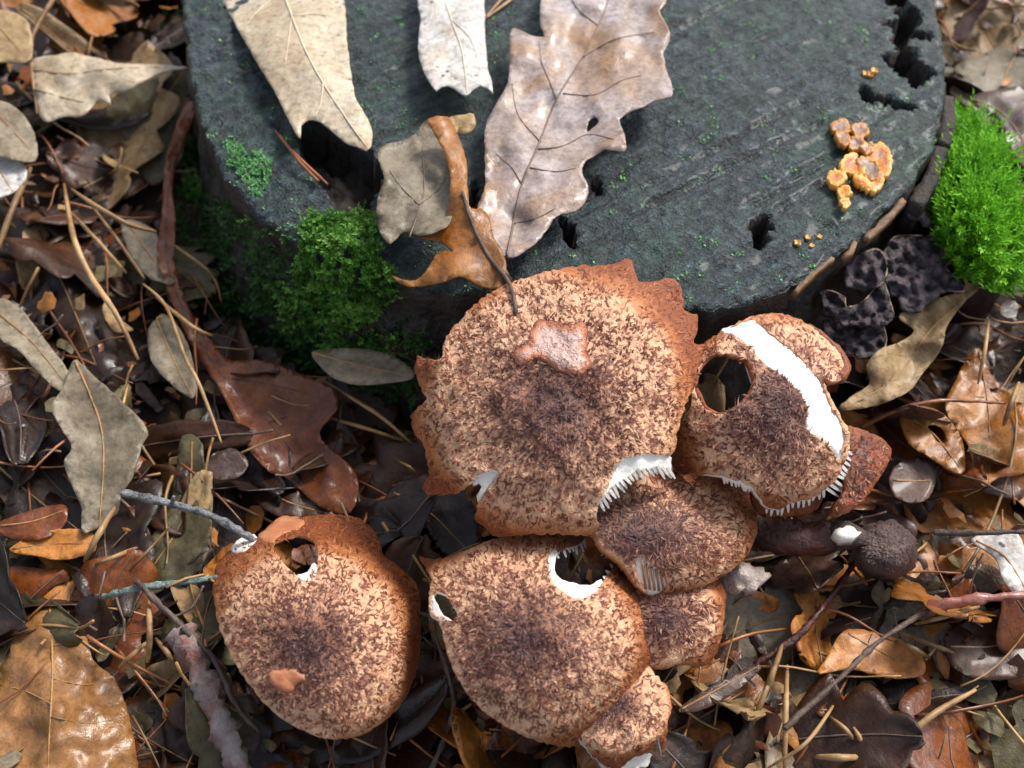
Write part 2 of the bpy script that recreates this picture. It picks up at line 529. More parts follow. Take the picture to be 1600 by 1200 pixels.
pits_px = [
    [(1366, 34), (1398, 30), (1402, 10), (1424, 8), (1442, 26), (1434, 46), (1462, 54), (1444, 66), (1424, 60), (1408, 78), (1394, 66), (1392, 46)],
    [(1376, 86), (1398, 82), (1404, 72), (1430, 76), (1436, 94), (1462, 112), (1448, 128), (1436, 138), (1416, 128), (1404, 116), (1384, 104)],
    [(1385, -26), (1425, -32), (1420, 3), (1385, 5)],
    [(1345, 136), (1355, 130), (1368, 147), (1390, 151), (1415, 159), (1431, 168), (1425, 176), (1400, 167), (1360, 161), (1345, 159)],
    [(1175, 342), (1190, 336), (1205, 356), (1200, 384), (1180, 386), (1170, 362)],
    [(466, 196), (500, 190), (545, 215), (585, 240), (602, 262), (592, 292), (566, 330), (536, 334), (508, 302), (484, 262), (462, 222)],
    [(875, 334), (890, 344), (906, 366), (895, 386), (876, 374)],
    [(925, 272), (940, 280), (936, 300), (922, 296)],
    [(735, 285), (748, 292), (746, 326), (732, 318)],
]
pits = [ragged(crom([(P(x, y, HS).x, P(x, y, HS).y) for x, y in pp], True, .0012), .0009, rs) for pp in pits_px]
ca, sa = math.cos(R(34)), math.sin(R(34))
GROOVES = [[P(x, y, HS) for x, y in g] for g in ([(985, 303), (1120, 232), (1255, 158)], [(1015, 322), (1150, 258), (1300, 182)], [(1180, 318), (1312, 236)], [(1215, 330), (1290, 285)], [(1330, 215), (1400, 165)],
                                                    [(600, 120), (690, 60)], [(1040, 60), (1160, -10)], [(1270, 340), (1310, 366)], [(440, 150), (520, 96)])]
def top_z(x, y):
    across = -x * sa + y * ca
    along = x * ca + y * sa
    z = .0010 * fbm(x * 30, y * 30, 1) + .0006 * fbm(x * 180, y * 180, 4)
    z += .0005 * nz(across * 260, along * 9, 2) + .0004 * nz(across * 620, along * 16, 5)
    cut = nz(across * 70, along * 3, 8)
    z -= .0012 * sstep(.42, .62, cut)
    for g in GROOVES:
        if min(g[0].x, g[-1].x) - .002 < x < max(g[0].x, g[-1].x) + .002:
            d, _t = px_line_dist((x, y), g)
            z -= .0024 * sstep(.0015, .0003, d) * (.6 + .6 * nz(x * 90, y * 90, 6))
    # the worn, crumbling lower left of the cut face
    wl = sstep(.055, .0, (y - .028)) * sstep(.01, -.05, x)
    z += wl * (.005 * fbm(x * 110, y * 110, 9) - .005 + .002 * fbm(x * 340, y * 340, 2))
    z += .0016 * sstep(-.02, -.09, x) * fbm(x * 230, y * 230, 12)
    return HS + z
stump = empty('tree_stump', (SC.x, SC.y, 0))
tag(stump, 'dark wet sawn tree stump with algae-stained cut face and rotten holes', 'stump')
pts, tris = fill(STUMP_OUT, [], .00145, rs, extra=[q for pp in pits for q in pp])
tv = []
for x, y in pts:
    z = top_z(x, y)
    for k, pp in enumerate(pits):
        if inside((x, y), pp):
            dm = min((x - q[0]) ** 2 + (y - q[1]) ** 2 for q in pp) ** .5
            z -= (.011 + .004 * fbm(x * 200, y * 200, k)) * sstep(.0001, .0016, dm)
            break
    tv.append(Vector((x, y, z)))
bd = boundary(tris)
bset = {a for a, b in bd}
for i in bset: tv[i].z -= .0012
tmi = []
for t in tris:
    dz = max(abs(tv[i].z - HS) for i in t)
    tmi.append(1 if dz > .0065 else 0)
stump_top = add('cut_face', tv, tris, [M['stump'], M['rot']], parent=stump, midx=tmi)
# the side: rings going down, flaring and furrowed
loop = [bd[0][0]]
nxt = {a: b for a, b in bd}
while nxt[loop[-1]] != loop[0]:
    loop.append(nxt[loop[-1]])
sv, sf = [], []
NR = 14
for k in range(NR):
    t = k / (NR - 1)
    for i, idx in enumerate(loop):
        p = tv[idx]
        d = Vector((p.x - SC.x, p.y - SC.y, 0))
        ang = math.atan2(d.y, d.x)
        d.normalize()
        furrow = .0035 * nz(ang * 14, t * 1.6, 2) + .0028 * nz(ang * 40, t * 5, 6) + .0015 * nz(ang * 90, t * 14, 3)
        off = (.0 if k == 0 else .0015 + .012 * t ** 1.5 + furrow * min(1, t * 5) - .004 * sstep(.02, .2, t) * (1 - t))
        sv.append(Vector((p.x, p.y, 0)) + d * off + Vector((0, 0, p.z * (1 - t) - .012 * t)))
n = len(loop)
for k in range(NR - 1):
    for i in range(n):
        j = (i + 1) % n
        sf.append((k * n + j, k * n + i, (k + 1) * n + i, (k + 1) * n + j))
stump_side = add('side_wall', sv, [tuple(reversed(q)) for q in sf], M['stump_side'], parent=stump)
BVH = BVHTree.FromPolygons(tv + sv + [Vector(q) for q in GV],
                           tris + [tuple(len(tv) + i for i in q) for q in sf] + [tuple(len(tv) + len(sv) + i for i in q) for q in GF])
def hit(px, py):
    loc, nrm, idx, d = BVH.ray_cast(CAM, ray(px, py).normalized())
    if loc is None: return P(px, py, 0), ZUP.copy()
    if nrm.dot(ray(px, py)) > 0: nrm = -nrm
    return loc, nrm

# splinters and strips of bark left along the right rim of the stump
def ribbon(name, path_px, zs, widths, mat, parent=None, th=.0008, twist=0, wob=.0004, seed=0):
    """a flat strip following pixels at given heights"""
    n = len(path_px)
    P3 = [P(path_px[i][0], path_px[i][1], zs[i]) for i in range(n)]
    top = []
    for i in range(n):
        t = (P3[min(i + 1, n - 1)] - P3[max(i - 1, 0)]).normalized()
        s = t.cross(ZUP)
        s = s.normalized() if s.length > 1e-5 else Vector((1, 0, 0))
        up = s.cross(t)
        a = twist * i / max(1, n - 1)
        s2 = s * math.cos(a) + up * math.sin(a)
        w = widths[i] if isinstance(widths, (list, tuple)) else widths
        for k, u in enumerate((-1, -.4, .4, 1)):
            top.append(P3[i] + s2 * (w * u * (1 + .6 * nz(i * 1.7, seed, u * 5))) + up * (wob * nz(i * .9 + seed, u * 3, seed)) + up * (w * .08 * (1 - u * u)))
    f = []
    for i in range(n - 1):
        for k in range(3):
            f.append((i * 4 + k, i * 4 + k + 1, i * 4 + 5 + k, i * 4 + 4 + k))
    v, fc, _ = thicken(top, f, [Vector((0, 0, -th))] * len(top))
    return add(name, v, fc, mat, parent=parent)
for i, (pp, w) in enumerate([([(1412, 312), (1392, 335), (1372, 355), (1354, 372)], .0009),
                             ([(1336, 378), (1330, 392), (1318, 402)], .0007),
                             ([(1302, 402), (1285, 415), (1262, 435), (1240, 458)], .0006)]):
    p2 = crom(pp, False, 8)
    ribbon('bark_strip', p2, [HS + .0006] * len(p2), w, M['bark_tan'], parent=stump, th=.0025, wob=.0015, seed=i)
for i, (pp, w) in enumerate([([(1470, 230), (1462, 262), (1450, 290), (1430, 318)], .0022),
                             ([(1480, 150), (1482, 190), (1474, 225)], .002)]):
    p2 = crom(pp, False, 8)
    ribbon('bark_strip', p2, [HS - .004] * len(p2), w, M['rot'], parent=stump, th=.012, seed=i + 5)

# ------------------------------------------------------------------ traced leaves with their own height, bend and thickness
class Leaf:
    """surface over pixels: a plane through (px,py,z) with normal n, plus a bend"""
    def __init__(s, c, z, tilt=(0, 0), mid=None, fold=0.0, cr=.0012, crs=.02, along=None, seed=0):
        s.n = Vector((tilt[0], tilt[1], 1)).normalized()
        s.d = s.n.dot(P(c[0], c[1], z))
        s.mid, s.fold, s.cr, s.crs, s.along, s.seed = mid, fold, cr, crs, along, seed
    def disp(s, p):
        h = s.cr * fbm(p[0] * s.crs, p[1] * s.crs, s.seed, 3)
        if s.mid:
            d, t = px_line_dist(p, s.mid)
            h += s.fold * (d / 100.0) ** 1.3
            if s.along: h += s.along(t)
        return h
    def __call__(s, p, lift=0.0):
        return onplane(p[0], p[1], s.n, s.d + s.disp(p) + lift)
def leaf_blade(name, outline, surf, mat, parent=None, holes=(), step=11, th=.0004, rag=.8, per=7, seed=1, loc=None):
    rnd = random.Random(seed)
    o = ragged(crom(outline, True, per), rag, rnd)
    hs_ = [ragged(crom(h, True, 4), .5, rnd) for h in holes]
    pts, tris = fill(o, hs_, step, rnd)
    top = [surf(p) for p in pts]
    a, b, c = tris[0]
    if (top[b] - top[a]).cross(top[c] - top[a]).dot(surf.n) < 0:
        tris = [(q[0], q[2], q[1]) for q in tris]
    v, f, _ = thicken(top, tris, [surf.n * -th] * len(top))
    return add(name, v, f, mat, parent=parent, loc=loc)
def vein(name, line, surf, r0, r1, mat, parent, lift=.0001, per=9):
    if surf.d > .055: lift += .00012; r0 *= 1.35; r1 *= 1.35
    q = crom(line, False, per)
    path = [surf(p, lift - .0001) for p in q]
    n = len(path)
    v, f = tube_geo(path, [.62 * (r0 + (r1 - r0) * i / max(1, n - 1)) for i in range(n)], 5)
    return add(name, v, f, mat, parent=parent)
def traced(name, label, cat, outline, z, mat, mid=None, veins=(), vm='vein_tan', tilt=(0, 0), fold=.003, cr=.0015, crs=.02, along=None,
           holes=(), seed=1, r=.0006, petiole=None, group=None, th=.0004, rag=.8, step=11):
    c = (sum(p[0] for p in outline) / len(outline), sum(p[1] for p in outline) / len(outline))
    surf = Leaf(c, z, tilt, mid, fold, cr, crs, along, seed * 1.7)
    lf = leaf_blade(name, outline, surf, M[mat], holes=holes, seed=seed, th=th, rag=rag, step=step)
    tag(lf, label, cat, group)
    if mid and r:
        vein('midrib', mid, surf, r, r * .35, M[vm], lf)
        for v in veins:
            vein('side_vein', v, surf, r * .55, r * .2, M[vm], lf)
    if petiole:
        q = crom(petiole, False, 8)          # (px, py, z) triples
        v, f = tube_geo([P(*p) for p in q], [.0009 - .0003 * i / len(q) for i in range(len(q))], 6, .3, seed)
        add('petiole', v, f, M[vm], parent=lf)
    return lf, surf

# leaves on the stump
traced('oak_leaf', 'large pale beige dead leaf arching over the rotten hollow of the stump', 'leaf',
       [(335, -25), (347, 0), (400, 95), (433, 150), (455, 195), (470, 216), (471, 196), (482, 187), (500, 190), (525, 210), (545, 225),
        (558, 228), (572, 235), (580, 228), (581, 206), (574, 185), (555, 150), (548, 110), (542, 60), (538, 0), (530, -60), (470, -120), (390, -110)],
       HS + .006, 'beige', mid=[(430, -110), (442, -20), (456, 25), (478, 80), (505, 130), (548, 195), (572, 228)],
       veins=[[(456, 25), (450, 70), (445, 105)], [(456, 25), (490, 22), (520, 25)], [(505, 130), (500, 165), (490, 185)], [(442, -20), (400, 20), (385, 40)]],
       vm='vein_pale', tilt=(.0, .10), fold=-.004, cr=.0012, along=lambda t: .006 * math.sin(math.pi * min(1, t * 1.05)) - .002, seed=3, r=.0005)
traced('oak_leaf', 'whitish speckled dead leaf with a scalloped end on the stump', 'leaf',
       [(652, 0), (657, 30), (653, 80), (662, 110), (682, 143), (690, 135), (700, 133), (712, 139), (728, 150), (738, 140), (750, 133), (762, 138),
        (771, 147), (768, 128), (762, 105), (758, 60), (757, 0), (750, -60), (710, -100), (665, -60)],
       HS + .006, 'white', mid=[(700, -90), (692, -20), (705, 30), (722, 80), (730, 145)], veins=[[(692, -20), (680, 20), (672, 50)], [(705, 30), (735, 60), (745, 90)]],
       vm='vein_pale', fold=-.003, cr=.0014, along=lambda t: .004 * t, seed=4, r=.0004)
traced('oak_leaf', 'big lobed mauve-tan oak leaf lying across the stump', 'leaf',
       [(800, 45), (797, 80), (795, 120), (787, 142), (770, 170), (758, 200), (757, 240), (758, 290), (748, 318), (745, 345), (768, 380), (795, 403),
        (830, 385), (850, 365), (870, 337), (900, 330), (917, 310), (918, 290), (910, 270), (912, 255), (925, 245), (945, 233), (960, 235), (976, 235),
        (978, 220), (972, 200), (968, 186), (978, 178), (1000, 168), (1030, 155), (1050, 150), (1050, 134), (1042, 110), (1037, 80), (1047, 62),
        (1042, 40), (1030, 16), (1036, 10), (1042, -8), (1030, -60), (985, -95), (925, -95), (875, -60), (848, -15), (844, 20), (845, 42), (852, 58), (840, 58), (822, 52)],
       HS + .007, 'oak', mid=[(792, 400), (815, 290), (840, 230), (870, 155), (905, 98), (930, 50), (950, 0), (962, -80)],
       veins=[[(870, 155), (858, 125), (846, 95), (842, 64)], [(880, 146), (930, 148), (970, 126), (1002, 118)], [(840, 233), (880, 228), (918, 210), (960, 218)],
              [(815, 288), (800, 262), (775, 240)], [(910, 90), (960, 62), (1022, 50)], [(828, 262), (870, 268), (900, 262)], [(845, 222), (810, 180), (800, 130)],
              [(800, 350), (840, 340), (868, 325)], [(935, 40), (900, 10), (880, -40)]],
       vm='vein_dark', tilt=(-.05, .02), fold=.0022, cr=.0030, crs=.014, holes=[[(917, 206), (920, 189), (930, 182), (936, 190), (926, 200)]], seed=5, r=.0005, step=9)
# the small curled one with its upturned orange back
cl, cs = traced('oak_leaf', 'small curled dead leaf with grey lobe and orange upturned back beside the scaly cap', 'leaf',
       [(590, 240), (605, 225), (630, 220), (650, 208), (668, 186), (690, 192), (716, 260), (714, 300), (704, 345), (690, 358), (660, 368), (632, 362),
        (610, 380), (595, 365), (588, 335), (592, 300), (600, 280)],
       HS + .010, 'grey', mid=[(640, 370), (662, 300), (660, 230)], veins=[[(655, 320), (625, 290), (605, 260)], [(655, 320), (690, 290), (700, 250)]],
       vm='vein_dark', fold=.004, cr=.003, crs=.02, seed=7, r=.0004)
s2 = Leaf((720, 340), HS + .013, (.15, -.12), [(700, 190), (722, 300), (760, 395), (795, 440)], -.005, .0022, .022, None, 2.2)
leaf_blade('upturned_back', [(668, 186), (700, 183), (715, 210), (728, 250), (731, 300), (736, 326), (752, 325), (765, 340), (772, 370), (788, 398), (792, 420),
       (803, 445), (785, 451), (760, 450), (735, 440), (718, 432), (690, 441), (660, 447), (640, 447), (618, 438), (612, 430), (630, 437), (650, 437), (665, 425), (680, 400), (693, 392), (708, 394),
       (690, 379), (655, 369), (690, 352), (700, 320), (704, 280), (695, 240), (680, 210)], s2, M['orange'], parent=cl, seed=8)
leaf_blade('curled_tip', [(698, 186), (718, 180), (740, 178), (743, 193), (736, 206), (716, 208)], Leaf((720, 192), HS + .010, (0, 0), None, 0, .002, .05, None, 1), M['tan'], parent=cl, seed=9)
vein('petiole', [(722, 300), (738, 350), (762, 398), (788, 432), (800, 455)], s2, .0006, .0007, M['twig'], cl)
# needles on the stump
def straw(label, pts3, r, mat, name='pine_needle', cat='needle', group=None, rough=.25, seed=0, per=10):
    q = crom(pts3, False, per)
    n = len(q)
    rad = [r * .85 * (.25 + .75 * math.sin(math.pi * min(.97, max(.03, i / max(1, n - 1)))) ** .45) for i in range(n)]
    v, f = tube_geo([P(*p) for p in q], rad, 6, rough, seed)
    return tag(add(name, v, f, M[mat]), label, cat, group)
o = straw('paired rust-brown pine needle lying by the rotten hollow on the stump', [(430, 204, HS + .002), (455, 235, HS + .003), (512, 288, HS + .001)], .0006, 'needle')
q = crom([(437, 212, HS + .003), (470, 255, HS + .0025), (498, 284, HS + .001)], False, 10)
v, f = tube_geo([P(*p) for p in q], .0005, 6); add('twin_blade', v, f, M['needle'], parent=o)
o = straw('pale paired pine needle reaching under the big lobed oak leaf', [(757, 30, HS + .001), (790, 6, HS + .001), (840, -30, HS + .001)], .0006, 'straw')
q = crom([(757, 30, HS + .001), (780, 3, HS + .001), (820, -40, HS + .001)], False, 10)
v, f = tube_geo([P(*p) for p in q], .0005, 6); add('twin_blade', v, f, M['straw'], parent=o)

# ------------------------------------------------------------------ mushrooms
class Cap:
    def __init__(s, c, r, z, tilt, H, curl=.006, rot=0, lump=.0010, seed=0, dip=0.0, p=2.0):
        s.c, s.r, s.H, s.curl, s.lump, s.seed, s.dip, s.p = c, r, H, curl, lump, seed, dip, p
        s.n = Vector((tilt[0], tilt[1], 1)).normalized()
        s.d = s.n.dot(P(c[0], c[1], z)) - H
        s.cr, s.sr = math.cos(rot), math.sin(rot)
    def rho(s, p):
        dx, dy = p[0] - s.c[0], p[1] - s.c[1]
        return math.hypot((dx * s.cr + dy * s.sr) / s.r[0], (-dx * s.sr + dy * s.cr) / s.r[1])
    def disp(s, p):
        q = s.rho(p)
        h = s.H * (1 - min(q, 1.25) ** s.p) - s.dip * math.exp(-(q / .3) ** 2)
        h -= s.curl * sstep(.80, 1.12, q)
        h += s.lump * fbm(p[0] * .016, p[1] * .016, s.seed, 3)
        return h
    def __call__(s, p, lift=0.0):
        return onplane(p[0], p[1], s.n, s.d + s.disp(p) + lift)
def thick(q):
    return .0052 * max(.22, 1 - q * .80)
def cap_shell(name, outline, surf, mats, parent, holes=(), torn=(), step=6.5, rag=1.0, seed=1, per=5, thk=None, lift=0.0, curve=True, soft=False):
    rnd = random.Random(seed)
    o = ragged(crom(outline, True, per) if curve else outline, rag, rnd)
    hs_ = [ragged(crom(h, True, per), rag * .8, rnd) for h in holes]
    pts, tris = fill(o, hs_, step, rnd)
    if soft:
        top = [surf(p, -.0001 + (lift + .0001) * sstep(0, 6, min(math.hypot(p[0] - q[0], p[1] - q[1]) for q in o))) for p in pts]
    else:
        top = [surf(p, lift) for p in pts]
    a, b, c = tris[0]
    if (top[b] - top[a]).cross(top[c] - top[a]).dot(surf.n) < 0:
        tris = [(q[0], q[2], q[1]) for q in tris]
    offs = [surf.n * -(thk if thk else thick(surf.rho(p))) for p in pts]
    v, f, walls = thicken(top, tris, offs)
    mi = [0] * len(tris) + [1] * len(tris)
    for a, b in walls:
        m = ((pts[a][0] + pts[b][0]) / 2, (pts[a][1] + pts[b][1]) / 2)
        mi.append(1 if any(inside(m, t) for t in torn) else (2 if len(mats) > 2 else 0))
    rho = [surf.rho(p) for p in pts] * 2
    edge = [min(math.hypot(p[0] - q[0], p[1] - q[1]) for q in o) / 17 for p in pts] * 2 if soft else [1.0] * len(rho)
    ob = add(name, v, f, mats, parent=parent, midx=mi, attrs={'rho': rho, 'edge': edge})
    return ob, o, hs_
def cap_scales(surf, o, holes, n, parent, seed=1, size=1.0, lenf=1.0, mat='scales'):
    rnd = random.Random(seed)
    xs = [p[0] for p in o]; ys = [p[1] for p in o]
    V, F, RHO, SH = [], [], [], []
    made = 0
    tries = 0
    while made < n and tries < n * 6:
        tries += 1
        p = (rnd.uniform(min(xs), max(xs)), rnd.uniform(min(ys), max(ys)))
        if not inside(p, o) or any(inside(p, h) for h in holes): continue
        q = surf.rho(p)
        cl = nz(p[0] * .05, p[1] * .05, seed)
        if rnd.random() < .05 + .45 * sstep(.35, .7, q) + .15 * sstep(.86, .97, q) - .5 * cl: continue
        ang = math.atan2(p[1] - surf.c[1], p[0] - surf.c[0]) + rnd.gauss(0, .7 + 1.1 * sstep(.5, .0, q))
        L = rnd.uniform(6, 15) * size * lenf * (1.1 - .25 * q)
        W = rnd.uniform(.7, 1.9) * size
        bend = rnd.gauss(0, .9)
        dx, dy = math.cos(ang), math.sin(ang)
        if not inside((p[0] + dx * L * .8, p[1] + dy * L * .8), o): continue
        hi = rnd.uniform(.00020, .00075) * size
        b0 = len(V)
        shade = rnd.random()
        for k, (t, w, h) in enumerate(((-.35, .55, -.00005), (.15, 1, .45), (.5, .6, .9), (.75, 0, 1.0))):
            cx, cy = p[0] + dx * L * t - dy * bend * L * t * t, p[1] + dy * L * t + dx * bend * L * t * t
            lf = h * hi if h > 0 else -.0001
            if w > 0:
                V += [surf((cx - dy * W * w, cy + dx * W * w), lf), surf((cx + dy * W * w, cy - dx * W * w), lf)]
                RHO += [q, q]; SH += [shade * .8 + .0, shade * .8]
            else:
                V.append(surf((cx, cy), lf)); RHO.append(q); SH.append(min(1, shade * .8 + .2))
        F += [(b0, b0 + 1, b0 + 3, b0 + 2), (b0 + 2, b0 + 3, b0 + 5, b0 + 4), (b0 + 4, b0 + 5, b0 + 6)]
        made += 1
    ob = add('cap_scales', V, F, M[mat], parent=parent, smooth=False, attrs={'rho': RHO, 'shade': SH})
    ob['kind'] = 'stuff'
    return ob
def under_gills(surf, o, holes, parent, n=90, depth=.0035, mat='gill'):
    V, F = [], []
    for k in range(n):
        a = 2 * math.pi * k / n
        prev = None
        for i in range(12):
            q = .16 + .78 * i / 11 if k % 2 else .45 + .49 * i / 11
            dx, dy = q * surf.r[0] * math.cos(a), q * surf.r[1] * math.sin(a)
            p = (surf.c[0] + dx * surf.cr - dy * surf.sr, surf.c[1] + dx * surf.sr + dy * surf.cr)
            if inside(p, o) and not any(inside(p, h) for h in holes):
                t = surf(p) - surf.n * (thick(surf.rho(p)) - .0003)
                V += [t, t - surf.n * depth * (1.1 - q * .8)]
                if prev is not None:
                    F.append((prev, prev + 1, len(V) - 1, len(V) - 2))
                prev = len(V) - 2
            else:
                prev = None
    if not F: return
    ob = add('gills', V, F, M[mat], parent=parent, smooth=False)
    ob['kind'] = 'stuff'
def gill_teeth(surf, line, toward, L, parent, n, mat='gill', w=2.6, seed=0, drop=.0012):
    """short torn gill ends sticking out of a broken edge"""
    rnd = random.Random(seed)
    q = crom(line, False, 1.0)
    for k in range(n):
        p = q[int((k + .5) / n * (len(q) - 1))]
        dx, dy = toward
        dx += rnd.uniform(-.15, .15); dy += rnd.uniform(-.15, .15)
        m = math.hypot(dx, dy); dx /= m; dy /= m
        l = L * rnd.uniform(.6, 1.2)
        sx, sy = -dy, dx
        V = []
        for t, ww, dn in ((-.4, 1, .0002), (.5, .9, drop * .5), (1, .45, drop)):
            c = (p[0] + dx * l * t, p[1] + dy * l * t)
            for e in (-1, 1):
                V.append(surf((c[0] + sx * w * ww * e, c[1] + sy * w * ww * e), -dn))
            for e in (1, -1):
                V.append(surf((c[0] + sx * w * ww * e, c[1] + sy * w * ww * e), -dn - .0014))
        F = [(0, 1, 2, 3)[::-1], (8, 9, 10, 11)]
        for s_ in (0, 4):
            for j in range(4):
                F.append((s_ + j, s_ + (j + 1) % 4, s_ + 4 + (j + 1) % 4, s_ + 4 + j))
        add('gill', V, F, M[mat], parent=parent, smooth=False)
def stem(surf, base, parent, r=(.0065, .0050), mat='stem'):
    top = surf(surf.c) - surf.n * .004
    b = Vector(base)
    mid = (top + b) / 2 + Vector((surf.n.x, surf.n.y, 0)) * .012
    path = []
    for i in range(9):
        t = i / 8
        path.append((1 - t) ** 2 * b + 2 * t * (1 - t) * mid + t * t * top)
    v, f = tube_geo(path, [r[0] + (r[1] - r[0]) * i / 8 for i in range(9)], 12, .25, base[0] * 90)
    add('stem', v, f, M[mat], parent=parent)
def mushroom(label, surf, base, outline, holes=(), torn=(), nsc=1200, seed=1, size=1.0, rag=1.0, gills=90, lenf=1.0, cuts=(), group='scaly brown mushrooms at the stump'):
    t = empty('mushroom', Vector(base))
    tag(t, label, 'mushroom', group)
    ob, o, h = cap_shell('cap', outline, surf, [M['cap'], M['flesh'], M['rim_edge']], t, holes=list(holes) + list(cuts), torn=torn, seed=seed, rag=rag)
    cap_scales(surf, o, h, nsc, t, seed, size, lenf)
    under_gills(surf, o, h, t, gills)
    stem(surf, base, t)
    return t
def patch(name, outline, surf, mat, parent, lift=0.0, thk=.0015, seed=1, rag=1.0, step=6):
    ob, o, h = cap_shell(name, outline, surf, [M[mat], M[mat]], parent, lift=lift, thk=thk, seed=seed, rag=rag, step=4 if 'scar' in mat else step, soft='scar' in mat)
    return ob
foot = lambda x, y: (x, y, ground(x, y) - .004)

# 1 the big round one
S1 = Cap((866, 628), (222, 222), .0725, (-.04, -.30), .0110, curl=.0060, lump=.0017, seed=1, p=2.2)
O1 = [(652, 556), (668, 561), (690, 558), (696, 530), (715, 504), (738, 480), (762, 460), (800, 441), (850, 425), (900, 416), (955, 413), (985, 404), (991, 425),
      (998, 438), (1016, 440), (1050, 433), (1064, 450), (1070, 484), (1088, 492), (1089, 512), (1086, 535), (1106, 541), (1100, 562), (1090, 590), (1076, 620),
      (1066, 650), (1058, 680), (1053, 702), (1042, 712), (1008, 709), (985, 715), (968, 722), (958, 740), (950, 758), (937, 785), (931, 802), (935, 822), (920, 836),
      (880, 834), (840, 833), (800, 836), (770, 835), (752, 818), (742, 810), (746, 790), (760, 766), (778, 738), (768, 736), (745, 746), (715, 768), (690, 772),
      (665, 770), (660, 755), (671, 745), (666, 715), (660, 692), (646, 672), (643, 646), (655, 636), (666, 624), (656, 600), (648, 580)]
pq = [s2((772, 412), .0002), s2((782, 424), .0006), S1((790, 433), .0024), S1((797, 445), .0019), S1((802, 460), .0014), S1((805, 476), .0009), S1((806, 492), .0001)]
v, f = tube_geo(pq, .00055, 6, .2, 3)
add('petiole', v, f, M['twig'], parent=cl)
t1 = [[(920, 690), (1070, 690), (1070, 760), (920, 830)], [(735, 725), (790, 725), (790, 780), (735, 800)]]
m1 = mushroom('large round scaly mushroom cap with a pinkish scar overhanging the stump edge', S1, foot(.010, .010), O1, torn=t1, nsc=5200, seed=21, rag=2.0)
patch('scar', [(800, 558), (804, 546), (822, 534), (828, 516), (838, 500), (850, 498), (868, 500), (890, 506), (910, 501), (920, 518), (918, 545), (926, 572), (908, 588),
      (878, 585), (858, 576), (842, 563), (826, 569), (811, 576)], S1, 'scar', m1, lift=.0006, thk=.002, seed=3)
patch('torn_flesh', [(968, 722), (985, 714), (1008, 708), (1042, 711), (1050, 722), (1048, 738), (1030, 738), (1010, 735), (990, 742), (972, 755), (958, 768), (946, 780), (938, 786), (950, 756)], S1, 'flesh', m1, lift=-.0012, seed=4, rag=2)
gill_teeth(S1, [(1048, 735), (1020, 733), (995, 740), (975, 752), (955, 770), (938, 790)], (.55, .8), 15, m1, 17, seed=5)
patch('torn_flesh', [(745, 744), (768, 735), (779, 737), (770, 752), (758, 768), (748, 786), (745, 775), (752, 760), (748, 754), (738, 758)], S1, 'gill', m1, lift=-.0012, seed=6)

# 2 the torn one on the right
S2 = Cap((1215, 640), (165, 160), .0650, (.18, -.26), .0135, curl=.006, lump=.0016, seed=2)
O2 = [(1082, 560), (1105, 532), (1125, 520), (1150, 505), (1170, 496), (1195, 489), (1222, 490), (1252, 500), (1285, 525), (1310, 550), (1321, 578), (1318, 592),
      (1300, 596), (1286, 592), (1300, 625), (1316, 655), (1326, 672), (1328, 700), (1318, 728), (1308, 748), (1290, 765), (1265, 780), (1240, 784), (1215, 796), (1196, 790), (1186, 776),
      (1165, 756), (1140, 748), (1110, 741), (1062, 738), (1050, 712), (1056, 680), (1066, 655), (1080, 630), (1078, 595)]
H2 = [(1090, 588), (1100, 566), (1120, 553), (1150, 555), (1172, 565), (1181, 585), (1178, 606), (1165, 625), (1145, 640), (1125, 647), (1105, 640), (1092, 622), (1086, 605)]
B2 = [(1128, 516), (1150, 508), (1175, 500), (1190, 510), (1215, 530), (1245, 554), (1265, 575), (1283, 600), (1298, 635), (1314, 662), (1318, 690), (1312, 718), (1300, 702),
      (1285, 686), (1260, 670), (1262, 640), (1250, 615), (1225, 590), (1195, 570), (1175, 545), (1155, 530)]
t2 = [[(1100, 725), (1340, 640), (1350, 800), (1100, 810)]]
m2 = mushroom('torn scaly mushroom with a white strip of bare flesh and a round hole', S2, foot(.052, .008), O2, holes=[H2], cuts=[B2], torn=t2, nsc=2000, seed=22, size=1.05, rag=1.6)
patch('bare_flesh', B2, S2, 'flesh', m2, lift=-.0003, thk=.0045, seed=7, rag=1.2)
S2b = Cap((1330, 715), (80, 110), .0475, (.45, -.30), .0080, curl=.004, lump=.0010, seed=3)
OF = [(1300, 640), (1320, 662), (1350, 672), (1384, 690), (1392, 710), (1376, 745), (1342, 790), (1312, 806), (1294, 812), (1306, 790), (1322, 765), (1318, 740), (1290, 720)]
fl, fo, fh = cap_shell('rim_flap', OF, S2b, [M['rim_red'], M['gill_brown']], m2, seed=8, rag=1.2, thk=.0016)
cap_scales(S2b, fo, [], 330, fl, 9, .9)
SLR = Cap((1225, 770), (60, 40), .0440, (.1, -.3), .0060, curl=.004, seed=14)
cap_shell('lower_rim', [(1176, 764), (1200, 750), (1262, 752), (1286, 770), (1280, 790), (1262, 802), (1218, 806), (1186, 798)], SLR, [M['rim_red'], M['rim_red']], m2, seed=33, rag=1.2, thk=.002)
def rim(name, px3, r, mat, parent, seed=0):
    q = crom(px3, False, 8)
    v, f = tube_geo([P(*p) for p in q], r, 8, .35, seed)
    return add(name, v, f, M[mat], parent=parent)
